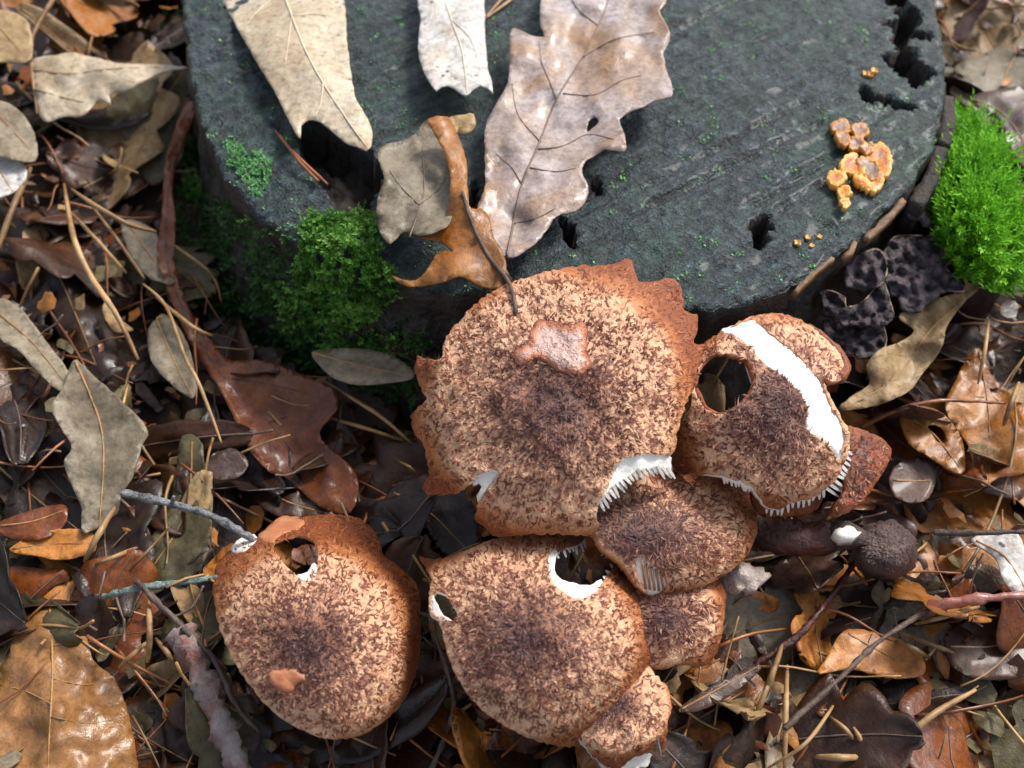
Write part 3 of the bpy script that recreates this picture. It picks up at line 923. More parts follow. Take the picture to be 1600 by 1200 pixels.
# thick rolled rim round the hole and at the top right
for line in ([(1086, 605), (1090, 585), (1102, 565), (1122, 553), (1150, 555), (1172, 566), (1181, 586), (1176, 608)], [(1088, 608), (1104, 638), (1126, 648), (1148, 640), (1168, 622)]):
    q = crom(line, False, 6)
    v, f = tube_geo([S2(p, -.0012) for p in q], [.0005 + .0008 * abs(nz(k * .21, line[0][0])) for k in range(len(q))], 8, .5, line[0][0]); add('rolled_rim', v, f, M['rim_red'], parent=m2)
q = crom([(1262, 508), (1290, 530), (1312, 555), (1319, 580), (1308, 592)], False, 6)
v, f = tube_geo([S2(p, -.0016) for p in q], [.0008 + .0010 * i / len(q) for i in range(len(q))], 8, .3, 4); add('rolled_rim', v, f, M['rim_red'], parent=m2)
gill_teeth(S2, [(1196, 790), (1215, 794), (1240, 784), (1265, 778), (1290, 765)], (-.1, 1), 12, m2, 12, mat='gill', seed=10)
gill_teeth(S2, [(1290, 765), (1308, 745), (1318, 722), (1322, 700)], (.8, .55), 20, m2, 9, mat='flesh', seed=11)
gill_teeth(S2, [(1130, 744), (1150, 750), (1172, 762)], (.1, 1), 12, m2, 8, mat='gill', seed=12)

# 3 the small one under the big cap
S3 = Cap((1000, 835), (185, 105), .0510, (.16, -.24), .0100, curl=.003, seed=4)
O3 = [(928, 800), (955, 758), (1000, 738), (1060, 730), (1130, 742), (1175, 765), (1183, 800), (1182, 835), (1166, 870), (1130, 900), (1090, 918), (1045, 930), (1020, 932), (995, 915), (972, 880), (938, 850)]
C3 = [(990, 878), (1004, 868), (1034, 890), (1043, 915), (1026, 931), (1008, 924)]
m3 = mushroom('smaller dark scaly mushroom tucked under the big round cap', S3, foot(.034, -.016), O3, cuts=[C3], nsc=1700, seed=23, lenf=1.5, rag=1.0)
patch('bare_flesh', C3, S3, 'gill', m3, lift=-.0012, thk=.002, seed=13)
for k in range(5):
    v, f = tube_geo([S3((1004 + 7 * k, 878 + 4 * k), -.0008), S3((1009 + 7 * k, 920 + 1 * k), -.0008)], .00035, 5); add('gill', v, f, M['gill_brown'], parent=m3)

# 4 the one below it
S4 = Cap((1040, 965), (100, 85), .0370, (.12, -.22), .0060, curl=.003, seed=5)
O4 = [(970, 930), (1020, 920), (1062, 915), (1110, 903), (1131, 915), (1134, 950), (1126, 1000), (1116, 1028), (1100, 1040), (1062, 1038), (1030, 1046), (990, 1030), (965, 980)]
mushroom('lowest small pale-scaled mushroom under the stacked brown caps', S4, foot(.042, -.040), O4, nsc=650, seed=24, size=1.15, lenf=1.2, gills=60)

# 5 the big one with the bite at its top
S5 = Cap((815, 1000), (200, 178), .0550, (.02, -.20), .0170, curl=.009, lump=.0012, seed=6)
O5 = [(655, 868), (672, 873), (700, 870), (760, 846), (800, 836), (850, 829), (885, 833), (914, 838), (906, 850), (880, 858), (862, 862), (857, 882), (862, 905),
      (876, 921), (900, 934), (924, 930), (940, 911), (955, 891), (970, 874), (986, 880), (1000, 905), (1010, 930), (1018, 970), (1026, 1010), (1021, 1060), (1010, 1095),
      (985, 1120), (950, 1145), (900, 1166), (850, 1160), (800, 1140), (750, 1105), (716, 1060), (696, 1010), (686, 970), (674, 962), (670, 932), (674, 905), (664, 885)]
H5 = [(677, 932), (690, 926), (705, 941), (716, 964), (704, 972), (690, 965), (677, 958)]
t5 = [[(845, 840), (990, 840), (990, 945), (845, 945)], [(660, 915), (725, 915), (725, 985), (660, 985)]]
m5 = mushroom('domed scaly mushroom with a white-edged bite out of its top rim', S5, foot(-.004, -.030), O5, holes=[H5], torn=t5, nsc=3900, seed=25, rag=1.4)
patch('bare_flesh', [(858, 862), (870, 868), (866, 885), (874, 903), (900, 912), (922, 914), (940, 905), (936, 922), (920, 936), (898, 938), (874, 926), (860, 908), (854, 884)], S5, 'flesh', m5, lift=-.0002, thk=.003, seed=14)
gill_teeth(S5, [(864, 858), (882, 853), (900, 848), (914, 841)], (.25, .95), 16, m5, 8, mat='flesh', seed=15)
gill_teeth(S5, [(924, 930), (940, 911), (955, 892), (968, 876)], (-.5, -.3), 7, m5, 7, mat='flesh', seed=16)
patch('bare_flesh', [(676, 930), (684, 945), (694, 962), (706, 970), (700, 976), (684, 968), (674, 956)], S5, 'gill', m5, lift=0, thk=.0025, seed=17)

# 6 bottom left
S6 = Cap((480, 1015), (172, 178), .0520, (-.05, -.16), .0170, curl=.009, lump=.0012, seed=7)
O6 = [(336, 895), (346, 872), (364, 856), (374, 846), (388, 840), (402, 838), (416, 826), (428, 814), (446, 808), (470, 809), (500, 804), (522, 803), (560, 810), (588, 834), (598, 864), (620, 884), (645, 904),
      (653, 918), (656, 960), (656, 1010), (646, 1060), (626, 1100), (592, 1132), (550, 1151), (502, 1152), (456, 1132), (416, 1102), (390, 1070), (370, 1040), (350, 1000), (338, 960), (332, 922)]
H6 = [(427, 852), (445, 843), (470, 839), (488, 846), (497, 865), (494, 886), (480, 905), (465, 900), (450, 886), (434, 868)]
m6 = mushroom('domed scaly mushroom with a small tan scar and a notch at its top', S6, foot(-.058, -.030), O6, holes=[H6], torn=[[(330, 830), (405, 830), (405, 900), (330, 900)], [(440, 880), (500, 880), (500, 910), (440, 910)]], nsc=3500, seed=26, rag=1.2)
patch('scar', [(417, 1052), (430, 1045), (455, 1044), (474, 1052), (480, 1064), (462, 1072), (458, 1084), (440, 1082), (424, 1072)], S6, 'scar_tan', m6, lift=.0008, seed=18)
patch('bare_flesh', [(362, 852), (374, 842), (390, 836), (400, 840), (392, 852), (376, 862), (364, 864)], S6, 'gill', m6, lift=.0003, seed=19, rag=3.5)
patch('pink_flap', [(402, 838), (418, 824), (432, 810), (450, 806), (476, 812), (470, 826), (440, 836), (424, 850)], S6, 'scar_tan', m6, lift=.0007, seed=20)
patch('bare_flesh', [(466, 898), (480, 893), (492, 878), (498, 884), (488, 903), (476, 908)], S6, 'gill', m6, lift=.0001, seed=21, rag=2.5)

# 7 the ragged remnant under the bitten cap
S7 = Cap((960, 1100), (95, 90), .0350, (.14, -.12), .0050, curl=.003, seed=8, lump=.002)
O7 = [(930, 1040), (1000, 1030), (1028, 1058), (1042, 1072), (1049, 1100), (1043, 1138), (1036, 1182), (1028, 1150), (1018, 1172), (985, 1186), (962, 1202), (930, 1186), (905, 1150), (895, 1090)]
m7 = mushroom('ragged pale remnant of a mushroom showing under the bitten cap', S7, foot(.024, -.060), O7, torn=[[(880, 1000), (1060, 1000), (1060, 1210), (880, 1210)]], nsc=420, seed=27, size=1.1, rag=2.2, gills=50)
patch('torn_flesh', [(935, 1172), (960, 1168), (985, 1182), (1015, 1176), (1012, 1196), (975, 1206), (945, 1206)], S7, 'gill', m7, lift=-.0015, seed=22, rag=2.5)

# 8 the withered one lying on the right
w = empty('mushroom', P(1330, 850, .020))
tag(w, 'withered dark brown mushroom lying on its side among the orange leaves', 'mushroom')
q = crom([(1165, 822, .022), (1200, 832, .026), (1250, 842, .028), (1300, 838, .029)], False, 10)
v, f = tube_geo([P(*p) for p in q], [.0052 - .0012 * i / len(q) for i in range(len(q))], 10, .3, 3)
add('stem', v, f, M['wither_stem'], parent=w)
SW = Cap((1385, 858), (52, 48), .0330, (.35, -.10), .0070, curl=.004, seed=9, lump=.0025)
cap_shell('cap', [(1336, 836), (1360, 818), (1390, 812), (1418, 826), (1434, 855), (1430, 885), (1408, 900), (1378, 896), (1352, 880), (1338, 860)], SW, [M['wither'], M['wither']], w, seed=30, rag=2.5, thk=.004)
cap_scales(SW, [(1336, 836), (1360, 818), (1390, 812), (1418, 826), (1434, 855), (1430, 885), (1408, 900), (1378, 896), (1352, 880), (1338, 860)], [], 420, w, 55, .8, mat='scales_dark')
SWf = Cap((1322, 833), (26, 16), .0362, (0, 0), .003, curl=.001, seed=10)
cap_shell('torn_flesh', [(1304, 834), (1312, 825), (1328, 824), (1344, 832), (1338, 840), (1320, 844), (1308, 842)], SWf, [M['gill'], M['gill']], w, seed=31, rag=3.5, thk=.003)
v, f = tube_geo([P(1300, 838, .029), P(1322, 836, .030), P(1352, 846, .029)], [.004, .0035, .003], 8, .3); add('stem', v, f, M['wither'], parent=w)
# torn scrap of pale flesh beside the stack
SG = Cap((1162, 900), (44, 30), .0290, (.1, -.1), .004, curl=.002, seed=12, lump=.0045)
g = cap_shell('mushroom_scrap', [(1126, 896), (1138, 882), (1160, 876), (1186, 886), (1202, 900), (1192, 915), (1170, 922), (1148, 918), (1132, 912)], SG, [M['scrap'], M['scrap']], None, seed=32, rag=4, thk=.004, step=4)[0]
tag(g, 'torn scrap of whitish mushroom flesh lying beside the stacked caps', 'mushroom')

# ------------------------------------------------------------------ orange crust fungi on the stump
def cup(px, py, r, parent, mat='fungus', rimm='fungus_rim', seed=0, dome=.5):
    rnd = random.Random(seed)
    c, nrm = hit(px, py)
    c = c + Vector((0, 0, .0004))
    V, F = [c + Vector((0, 0, r * .25))], []
    N = 14
    wob = [1 + rnd.uniform(-.4, .35) for _ in range(N)]
    for ring, (rr, h) in enumerate(((.45, dome * .2), (.8, dome * .35), (1.0, dome * .75), (1.08, dome * .55), (.9, -.3), (.4, -.9))):
        for k in range(N):
            a = 2 * math.pi * k / N
            q = r * rr * (wob[k] * .6 + wob[k - 1] * .4)
            V.append(c + Vector((math.cos(a) * q, math.sin(a) * q, r * h * (1 + .4 * math.sin(3 * a + seed)))))
    for k in range(N):
        F.append((0, 1 + k, 1 + (k + 1) % N))
    for g_ in range(5):
        for k in range(N):
            F.append((1 + g_ * N + k, 1 + (g_ + 1) * N + k, 1 + (g_ + 1) * N + (k + 1) % N, 1 + g_ * N + (k + 1) % N))
    mi = [0] * N + [0] * N + [1] * (3 * N) + [0] * N
    return add('lobe', V, F, [M[mat], M[rimm]], parent=parent, midx=mi)
def crust(parent, outline, mat, seed, h=.0016):
    c = (sum(p[0] for p in outline) / len(outline), sum(p[1] for p in outline) / len(outline))
    r = max(math.hypot(p[0] - c[0], p[1] - c[1]) for p in outline)
    z = hit(*c)[0].z
    su = Cap(c, (r, r), z + .0022 + .0008 * nz(seed, 3.3), (.25 * nz(seed * 1.7, 1), .25 * nz(2, seed * 2.1)), -.0010, curl=.0004, lump=.0012, seed=seed)
    cap_shell('lobe', outline, su, [M[mat], M[mat]], parent, seed=seed, rag=2.2, step=3.5, per=3, thk=.0019, soft=True, lift=.0003)
fc = empty('orange_fungus', hit(1345, 270)[0]); tag(fc, 'cluster of ruffled orange crust fungus on the stump face near the bark', 'fungus')
for i, (m_, o_) in enumerate([('crust', [(1362, 230), (1378, 221), (1388, 232), (1394, 250), (1391, 271), (1378, 272), (1370, 256), (1358, 250)]),
                        ('crust', [(1314, 252), (1325, 240), (1338, 240), (1342, 254), (1352, 262), (1348, 274), (1330, 271), (1317, 264)]),
                        ('crust_old', [(1338, 248), (1356, 244), (1374, 256), (1382, 270), (1370, 282), (1352, 276), (1344, 264)]),
                        ('crust', [(1335, 272), (1350, 275), (1360, 284), (1372, 270), (1382, 269), (1379, 290), (1366, 299), (1350, 294), (1337, 283)]),
                        ('crust', [(1293, 270), (1305, 264), (1321, 268), (1322, 280), (1309, 289), (1296, 283)]),
                        ('crust', [(1308, 293), (1324, 289), (1331, 300), (1319, 308), (1310, 303)]),
                        ('crust', [(1314, 312), (1326, 310), (1330, 320), (1320, 325)])]):
    crust(fc, o_, m_, 60 + i)
fo_ = empty('brown_fungus', hit(1325, 208)[0]); tag(fo_, 'dull brown crust fungus with ochre rims above the orange cluster', 'fungus')
for i, o_ in enumerate([[(1300, 192), (1312, 185), (1326, 188), (1330, 202), (1318, 212), (1304, 206)], [(1306, 208), (1322, 206), (1330, 216), (1322, 226), (1308, 220)],
                        [(1332, 196), (1346, 190), (1358, 202), (1352, 212), (1338, 212)], [(1326, 218), (1342, 212), (1352, 222), (1344, 234), (1330, 232)], [(1344, 226), (1362, 222), (1366, 236), (1352, 240)]]):
    crust(fo_, o_, 'crust_old', 80 + i)
for lab, L in (('tiny orange fungus buds beside the dark slot in the stump', [(1352, 118, .0011), (1366, 113, .0010), (1360, 120, .0008)]),
               ('tiny cream fungus buds near the lower stump edge', [(1245, 382, .0009), (1262, 373, .0007), (1268, 386, .0006), (1280, 372, .0006)])):
    e = empty('fungus_buds', hit(L[0][0], L[0][1])[0]); tag(e, lab, 'fungus')
    for i, (x, y, r) in enumerate(L): cup(x, y, r, e, 'fungus_rim', 'fungus_rim', seed=i + 50, dome=.9)

# ------------------------------------------------------------------ ruffled dark brackets at the stump's right foot
def ruffled(label, outline, z, tilt, seed, cr=.0042, crs=.075):
    c = (sum(p[0] for p in outline) / len(outline), sum(p[1] for p in outline) / len(outline))
    surf = Leaf(c, z, tilt, None, 0, cr, crs, None, seed)
    ob = leaf_blade('bracket_fungus', outline, surf, M['jelly'], seed=seed, th=.0011, rag=3.2, step=6)
    tag(ob, label, 'fungus', 'ruffled dark brackets at the stump foot')
    q = crom(outline, True, 6)
    k = len(q)
    line = q[: int(k * .55)]
    path = [surf(p, .0001) for p in line]
    v, f = tube_geo(path, [.00012 + .0006 * abs(nz(i * .4, seed)) for i in range(len(path))], 6, .5, seed)
    add('pale_rim', v, f, M['jelly_rim'], parent=ob)
ruffled('broad ruffled dark purple bracket between the stump and the tan twisted leaf', [(1395, 372), (1430, 368), (1470, 372), (1480, 400), (1492, 400), (1478, 418), (1500, 440), (1505, 455), (1470, 455), (1462, 470), (1425, 488), (1405, 470), (1385, 440), (1380, 400)], .044, (.2, -.2), 41)
ruffled('dark ruffled bracket with a pale arched rim at the stump foot', [(1285, 500), (1310, 498), (1340, 492), (1372, 500), (1385, 530), (1370, 560), (1320, 550), (1290, 530)], .040, (-.1, -.3), 42)
ruffled('small dark bracket curling out below the stump edge beside a rusty chip', [(1282, 458), (1300, 455), (1320, 465), (1322, 480), (1350, 470), (1378, 440), (1390, 470), (1395, 500), (1360, 510), (1300, 500)], .046, (.1, -.3), 43)
ruffled('crumpled dark bracket beside the bright green moss cushion', [(1425, 300), (1455, 290), (1478, 305), (1482, 340), (1465, 352), (1438, 345), (1420, 330)], .050, (.3, -.1), 44)
ruffled('knobbly dark bracket below the splintered stump rim', [(1340, 400), (1370, 390), (1385, 410), (1380, 440), (1350, 455), (1325, 445), (1320, 420)], .050, (.1, -.4), 45)

# ------------------------------------------------------------------ moss
def shoots(name, label, poly, n, mat, L=(.003, .006), leaf=.0012, nl=14, lean=.5, seed=0, surface=None, dome=0.0, wid=.28, sink=.0008):
    rnd = random.Random(seed)
    V, F, SH = [], [], []
    xs = [p[0] for p in poly]; ys = [p[1] for p in poly]
    cx, cy = sum(xs) / len(xs), sum(ys) / len(ys)
    rr = max(max(xs) - min(xs), max(ys) - min(ys)) / 2
    made = 0
    while made < n:
        p = (rnd.uniform(min(xs), max(xs)), rnd.uniform(min(ys), max(ys)))
        if not inside(p, poly): continue
        made += 1
        c, nr = surface(p) if surface else hit(*p)
        c = c - nr * sink
        d = (nr + Vector((0, 0, .6)) + Vector((rnd.gauss(0, lean), rnd.gauss(0, lean), rnd.gauss(0, lean * .5)))).normalized()
        l = rnd.uniform(*L)
        cur = Vector((rnd.gauss(0, .4), rnd.gauss(0, .4), rnd.gauss(0, .2)))
        tone = max(0, min(1, .5 + .35 * nz(p[0] * .03, p[1] * .03, seed) * 1.6 + rnd.gauss(0, .14)))
        s = d.orthogonal().normalized()
        b = d.cross(s)
        for k in range(nl):
            t = (k + .5) / nl
            q = c + d * (l * t) + cur * (l * t * t * .5)
            a = k * 2.4 + rnd.uniform(-.3, .3)
            o = (s * math.cos(a) + b * math.sin(a))
            dirn = (o * (1.0 - .5 * t) + (d + cur * t) * (.55 + .5 * t)).normalized()
            lf = leaf * (1.1 - .5 * t) * rnd.uniform(.8, 1.2)
            w = dirn.cross(d)
            if w.length < 1e-4: w = s.copy()
            w = w.normalized() * lf * wid
            i0 = len(V)
            V += [q, q + dirn * lf * .45 + w, q + dirn * lf + dirn.cross(w).normalized() * lf * .12, q + dirn * lf * .45 - w]
            F += [(i0, i0 + 1, i0 + 2), (i0, i0 + 2, i0 + 3)]
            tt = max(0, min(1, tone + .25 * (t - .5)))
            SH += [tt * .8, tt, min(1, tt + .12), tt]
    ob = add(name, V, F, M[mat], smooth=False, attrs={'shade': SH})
    return tag(ob, label, 'moss', kind='stuff')
MB_ = [(1478, 190), (1510, 180), (1545, 210), (1572, 262), (1595, 330), (1610, 400), (1592, 446), (1550, 444), (1505, 415), (1472, 365), (1462, 300), (1468, 235)]
msurf = Cap((1535, 320), (100, 150), .056, (.1, -.1), .016, curl=.006, seed=20, lump=.003)
mo, mol, _h = cap_shell('moss_cushion_core', MB_, msurf, [M['soil'], M['soil']], None, seed=40, rag=2, step=9, thk=.012)
bpy.data.objects.remove(mo)
def bright_s(p): return msurf(p), (msurf.n + Vector((nz(p[0] * .02, p[1] * .02) * .4, nz(p[0] * .02, p[1] * .02, 5) * .4, 0))).normalized()
mc = shoots('moss_cushion', 'bright lime-green feathery moss cushion right of the stump', MB_, 1300, 'moss_bright', L=(.006, .013), leaf=.0026, nl=18, lean=.5, seed=1, surface=bright_s, wid=.16, sink=.004)
v, t_ = None, None
MB2 = [(1535 + (x - 1535) * .82, 318 + (y - 318) * .82) for x, y in MB_]
core_o, core_t = fill(crom(MB2, True, 10), [], 14, random.Random(2))
top = [msurf(p, -.004) for p in core_o]
cv, cf, _ = thicken(top, core_t, [Vector((0, 0, -.030))] * len(top))
add('peat_core', cv, cf, M['soil'], parent=mc)
G2 = [(472, 365), (490, 345), (520, 340), (560, 334), (585, 335), (592, 360), (590, 390), (605, 420), (625, 440), (610, 480), (575, 505), (545, 520), (505, 520), (480, 490), (465, 440), (475, 400)]
def clump_s(p):
    c, nr = hit(*p)
    k = 1 - min(1, math.hypot((p[0] - 535) / 85, (p[1] - 420) / 105))
    return c + (nr + ZUP * .5).normalized() * max(0, .0040 * k ** .6 + .0025 * nz(p[0] * .04, p[1] * .04)), nr
shoots('moss_clump', 'fresh green curly moss clump on the front edge of the stump', G2, 1000, 'moss_mid', L=(.0012, .0038), leaf=.0015, nl=11, lean=.9, seed=2, surface=clump_s, wid=.26)
shoots('moss_patch', 'small mint-green moss patch on the cut face beside the pine needle', [(345, 225), (365, 218), (385, 240), (405, 240), (425, 250), (420, 285), (410, 310), (390, 300), (375, 275), (355, 250)], 260, 'moss_mint', L=(.0012, .0025), leaf=.0010, nl=9, lean=.6, seed=3)
shoots('moss_carpet', 'dark green moss carpeting the shaded left side of the stump', [(275, 300), (300, 280), (345, 310), (400, 345), (460, 385), (480, 450), (500, 520), (560, 525), (640, 500), (690, 540), (640, 640), (560, 620), (470, 600), (400, 570), (330, 520), (280, 440)], 1300, 'moss_dark', L=(.002, .005), leaf=.0015, nl=12, lean=.7, seed=4, wid=.24)
shoots('moss_patch', 'green moss tufts scattered below the curly clump toward the grey leaf', [(420, 440), (470, 450), (500, 520), (560, 530), (620, 520), (640, 545), (560, 548), (490, 545), (450, 510)], 240, 'moss_mid', L=(.002, .005), leaf=.0014, nl=12, lean=.7, seed=8)
shoots('moss_patch', 'small bright moss tuft against the back left of the stump', [(243, 55), (258, 30), (280, 22), (288, 50), (280, 62), (258, 70)], 150, 'moss_bright', L=(.003, .006), leaf=.0014, nl=12, seed=5)
shoots('moss_patch', 'green moss strip on the left rim under the long twisted leaf', [(285, 215), (305, 215), (310, 270), (320, 310), (295, 310), (282, 270)], 160, 'moss_mid', L=(.002, .004), leaf=.0012, nl=10, seed=9)
shoots('moss_patch', 'mossy speckle clump below the ragged mushroom remnant', [(1050, 1130), (1080, 1115), (1130, 1115), (1160, 1130), (1150, 1160), (1090, 1170), (1055, 1155)], 160, 'moss_dark', L=(.002, .004), leaf=.0013, nl=10, seed=10)
# single specks of moss over the cut face
rnd = random.Random(8)
def specks():
    V, F, SH = [], [], []
    k = 0
    while k < 230:
        p = (rnd.uniform(320, 1460), rnd.uniform(0, 470))
        c, nr = hit(*p)
        if c.z < HS - .004: continue
        if nz(p[0] * .012, p[1] * .012, 3) + rnd.uniform(-.3, .3) < -.05: continue
        k += 1
        for j in range(rnd.randint(2, 9)):
            a = rnd.uniform(0, 6.3); r = rnd.uniform(.0004, .0010)
            q = c + Vector((rnd.gauss(0, .0007), rnd.gauss(0, .0007), 0))
            d = Vector((math.cos(a), math.sin(a), rnd.uniform(.3, 1))) * r
            w = Vector((-math.sin(a), math.cos(a), 0)) * r * .35
            i0 = len(V)
            V += [q, q + d * .5 + w, q + d, q + d * .5 - w]
            F.append((i0, i0 + 1, i0 + 2, i0 + 3))
            SH += [rnd.random()] * 4
    tag(add('moss_specks', V, F, M['moss_mint'], smooth=False, attrs={'shade': SH}), 'tiny green moss specks dotted over the stump face', 'moss', kind='stuff')
specks()

# ------------------------------------------------------------------ leaf litter: the leaves one can follow in the photograph
def gz(px, py, off):
    """height of the litter top: soil under that pixel plus off"""
    z = .01
    for _ in range(4):
        p = P(px, py, z + off)
        z = ground(p.x, p.y)
    return z + off
def lit(label, outline, off, mat, mid=None, veins=(), name='oak_leaf', **kw):
    c = (sum(p[0] for p in outline) / len(outline), sum(p[1] for p in outline) / len(outline))
    return traced(name, label, 'leaf', outline, gz(c[0], c[1], off), mat, mid=mid, veins=veins, **kw)
lit('dry beige leaf with torn lower edge leaning on the stump, tan stalk upright', [(50, 95), (95, 85), (110, 82), (150, 90), (185, 98), (240, 100), (294, 105), (255, 112), (220, 130), (195, 143), (170, 147), (174, 164), (158, 155), (140, 170), (125, 182), (100, 182), (75, 190), (62, 180), (54, 140)],
    .024, 'beige', [(48, 90), (52, 130), (58, 178)], veins=[[(52, 110), (110, 115), (170, 108), (250, 104)], [(54, 140), (90, 150), (130, 160)]], tilt=(.05, -.15), fold=.002, cr=.003, seed=50, r=.0009, vm='straw',
    petiole=[(95, -20, .052), (70, 20, .050), (50, 60, .048), (48, 95, .046)])
lit('dark olive shaded leaf hanging below the dry beige leaf by the stump', [(293, 110), (292, 190), (282, 250), (240, 290), (205, 250), (190, 205), (162, 182), (182, 148), (230, 126)], .014, 'olive', [(285, 115), (235, 190), (215, 260)], tilt=(.2, -.4), seed=51, cr=.003)
lit('long twisted rust-brown leaf trailing from the stump rim to the wet litter', [(324, 122), (312, 160), (300, 190), (286, 222), (274, 258), (270, 300), (274, 340), (272, 400), (282, 450), (305, 500), (342, 548), (362, 563), (410, 563), (470, 585), (522, 608), (526, 640), (500, 682), (556, 740), (548, 800), (500, 792), (450, 748), (420, 736), (384, 695), (352, 625), (292, 525), (258, 442), (245, 400), (253, 330), (257, 262), (268, 216), (293, 155)],
    .022, 'rust', [(320, 128), (285, 210), (264, 290), (260, 400), (290, 490), (350, 590), (420, 660), (500, 760)], veins=[[(350, 590), (420, 600), (500, 620)], [(420, 660), (460, 650), (500, 665)]], tilt=(.03, -.10), fold=.006, cr=.003, seed=52, r=.0005, vm='twig')
lit('dark purple-brown leaf curled into an arch among the pale straws', [(38, 420), (50, 388), (80, 368), (110, 372), (132, 400), (150, 450), (172, 510), (185, 565), (160, 600), (125, 575), (100, 540), (65, 470)], .010, 'dark', [(70, 385), (105, 460), (150, 570)], fold=-.012, seed=53, cr=.003)
lit('grey-olive weathered leaf with straight torn sides lying in the left litter', [(80, 637), (100, 602), (116, 562), (150, 590), (190, 626), (230, 670), (222, 696), (207, 745), (190, 770), (182, 802), (132, 832), (126, 790), (106, 746), (100, 720), (112, 700), (95, 668)], .022, 'grey', [(118, 565), (160, 680), (155, 825)], tilt=(.0, -.15), seed=54, cr=.002, vm='vein_tan')
lit('grey strip of leaf running down beside the dark curled leaf', [(-5, 468), (30, 480), (70, 530), (116, 596), (96, 612), (60, 582), (30, 548), (-5, 522)], .020, 'grey', [(0, 492), (50, 535), (105, 602)], seed=55)
lit('big glossy tan-brown leaf folded along its middle, below the straw heap', [(-10, 1058), (15, 1020), (19, 985), (40, 968), (75, 946), (96, 960), (130, 980), (145, 1030), (178, 1060), (196, 1100), (208, 1150), (216, 1200), (222, 1260), (100, 1290), (-10, 1260), (-45, 1150)],
    .022, 'tanbrown', [(78, 950), (82, 1050), (75, 1200), (80, 1285)], veins=[[(80, 1010), (110, 1000), (128, 985)], [(82, 1060), (130, 1070), (175, 1062)], [(80, 1120), (140, 1130), (195, 1120)], [(80, 1100), (40, 1080), (0, 1070)]], fold=-.006, seed=56, cr=.003)
lit('long olive-brown leaf strip between the lichened twig and the notched cap', [(284, 682), (315, 690), (320, 745), (331, 820), (312, 890), (252, 922), (218, 946), (162, 1032), (148, 1012), (172, 952), (195, 900), (215, 872), (260, 800), (274, 742)], .016, 'olive', [(300, 690), (290, 800), (230, 900), (158, 1022)], seed=57, cr=.002)
lit('tan twisted leaf standing between the moss cushion and the torn mushroom', [(1572, 318), (1572, 345), (1560, 386), (1548, 406), (1530, 450), (1516, 463), (1500, 480), (1480, 511), (1470, 546), (1440, 586), (1420, 611), (1370, 633), (1310, 641), (1330, 620), (1358, 600), (1354, 570), (1375, 546), (1415, 530), (1428, 515), (1404, 495), (1430, 475), (1465, 466), (1495, 456), (1508, 446), (1503, 400), (1520, 386), (1535, 372), (1556, 338)],
    .034, 'tan', [(1570, 325), (1545, 390), (1510, 460), (1450, 520), (1400, 590), (1320, 638)], veins=[[(1450, 520), (1430, 505), (1415, 497)], [(1425, 560), (1390, 552), (1365, 560)]], tilt=(.1, -.15), fold=.007, seed=58, cr=.0035, r=.0006, petiole=[(1570, 325, .050), (1582, 312, .052), (1605, 308, .054)])
lit('big orange-tan leaf with dark gaps right of the torn mushroom', [(1530, 545), (1552, 590), (1600, 640), (1610, 730), (1560, 746), (1540, 760), (1520, 740), (1515, 700), (1478, 640), (1495, 590), (1512, 560)], .020, 'orange', [(1530, 550), (1545, 650), (1545, 755)], veins=[[(1540, 610), (1575, 640), (1600, 670)], [(1538, 620), (1510, 620), (1490, 625)]], seed=59, cr=.003)
lit('narrow orange leaf with slit dark holes beside the torn mushroom flap', [(1408, 642), (1460, 638), (1500, 680), (1508, 735), (1490, 737), (1450, 712), (1420, 692)], .022, 'orange', [(1415, 648), (1460, 680), (1500, 732)], seed=60, holes=[[(1450, 665), (1470, 668), (1480, 690), (1465, 690)]])
lit('orange leaf under the withered dark mushroom', [(1340, 792), (1420, 780), (1500, 830), (1512, 860), (1450, 908), (1412, 905), (1442, 850), (1402, 812)], .010, 'orange', [(1345, 795), (1430, 810), (1470, 885)], seed=61)
lit('smooth brown leaf above the bright moss cushion', [(1515, 155), (1560, 140), (1610, 145), (1610, 262), (1576, 232), (1560, 190)], .026, 'brown', [(1520, 155), (1570, 180), (1610, 240)], seed=62, rag=.4)
lit('orange lobed leaf crossed by a thin dark twig in the lower litter', [(1320, 985), (1375, 990), (1430, 1010), (1446, 1050), (1400, 1060), (1330, 1046), (1278, 1052), (1290, 1030)], .018, 'orange', [(1325, 990), (1380, 1020), (1440, 1045)], seed=63)
lit('small russet leaf below the twig-crossed orange leaf', [(1275, 1112), (1330, 1085), (1390, 1105), (1402, 1142), (1330, 1132)], .018, 'rust', [(1280, 1110), (1340, 1110), (1398, 1135)], seed=64)
lit('wide dark brown wet leaf beside the red-barked twig', [(1478, 990), (1540, 960), (1610, 945), (1610, 1045), (1540, 1062), (1490, 1042)], .012, 'brown', [(1485, 1010), (1550, 1010), (1605, 990)], seed=65)
lit('ochre leaf edge poking out below the grey-olive leaf', [(15, 858), (70, 830), (140, 830), (148, 860), (100, 874), (50, 868)], .018, 'orange', [(20, 858), (80, 850), (145, 850)], seed=66)
lit('dark orange wet leaf sliver at the straw heap', [(-8, 822), (40, 800), (102, 790), (92, 830), (30, 846)], .018, 'rust', [(0, 822), (50, 815), (98, 798)], seed=67)
lit('small oval grey-olive leaf tucked below the moss left of the big cap', [(487, 550), (520, 545), (570, 545), (610, 555), (642, 575), (646, 590), (610, 598), (560, 601), (525, 592), (500, 572)], .034, 'grey', [(490, 552), (560, 570), (642, 588)], seed=68, name='oval_leaf', rag=.4, cr=.0008, fold=-.002)
lit('pointed brown leaf behind the small oval grey leaf', [(560, 474), (600, 500), (640, 522), (692, 556), (662, 576), (640, 562), (610, 550), (590, 522)], .032, 'brown', [(565, 478), (620, 525), (675, 565)], seed=69)
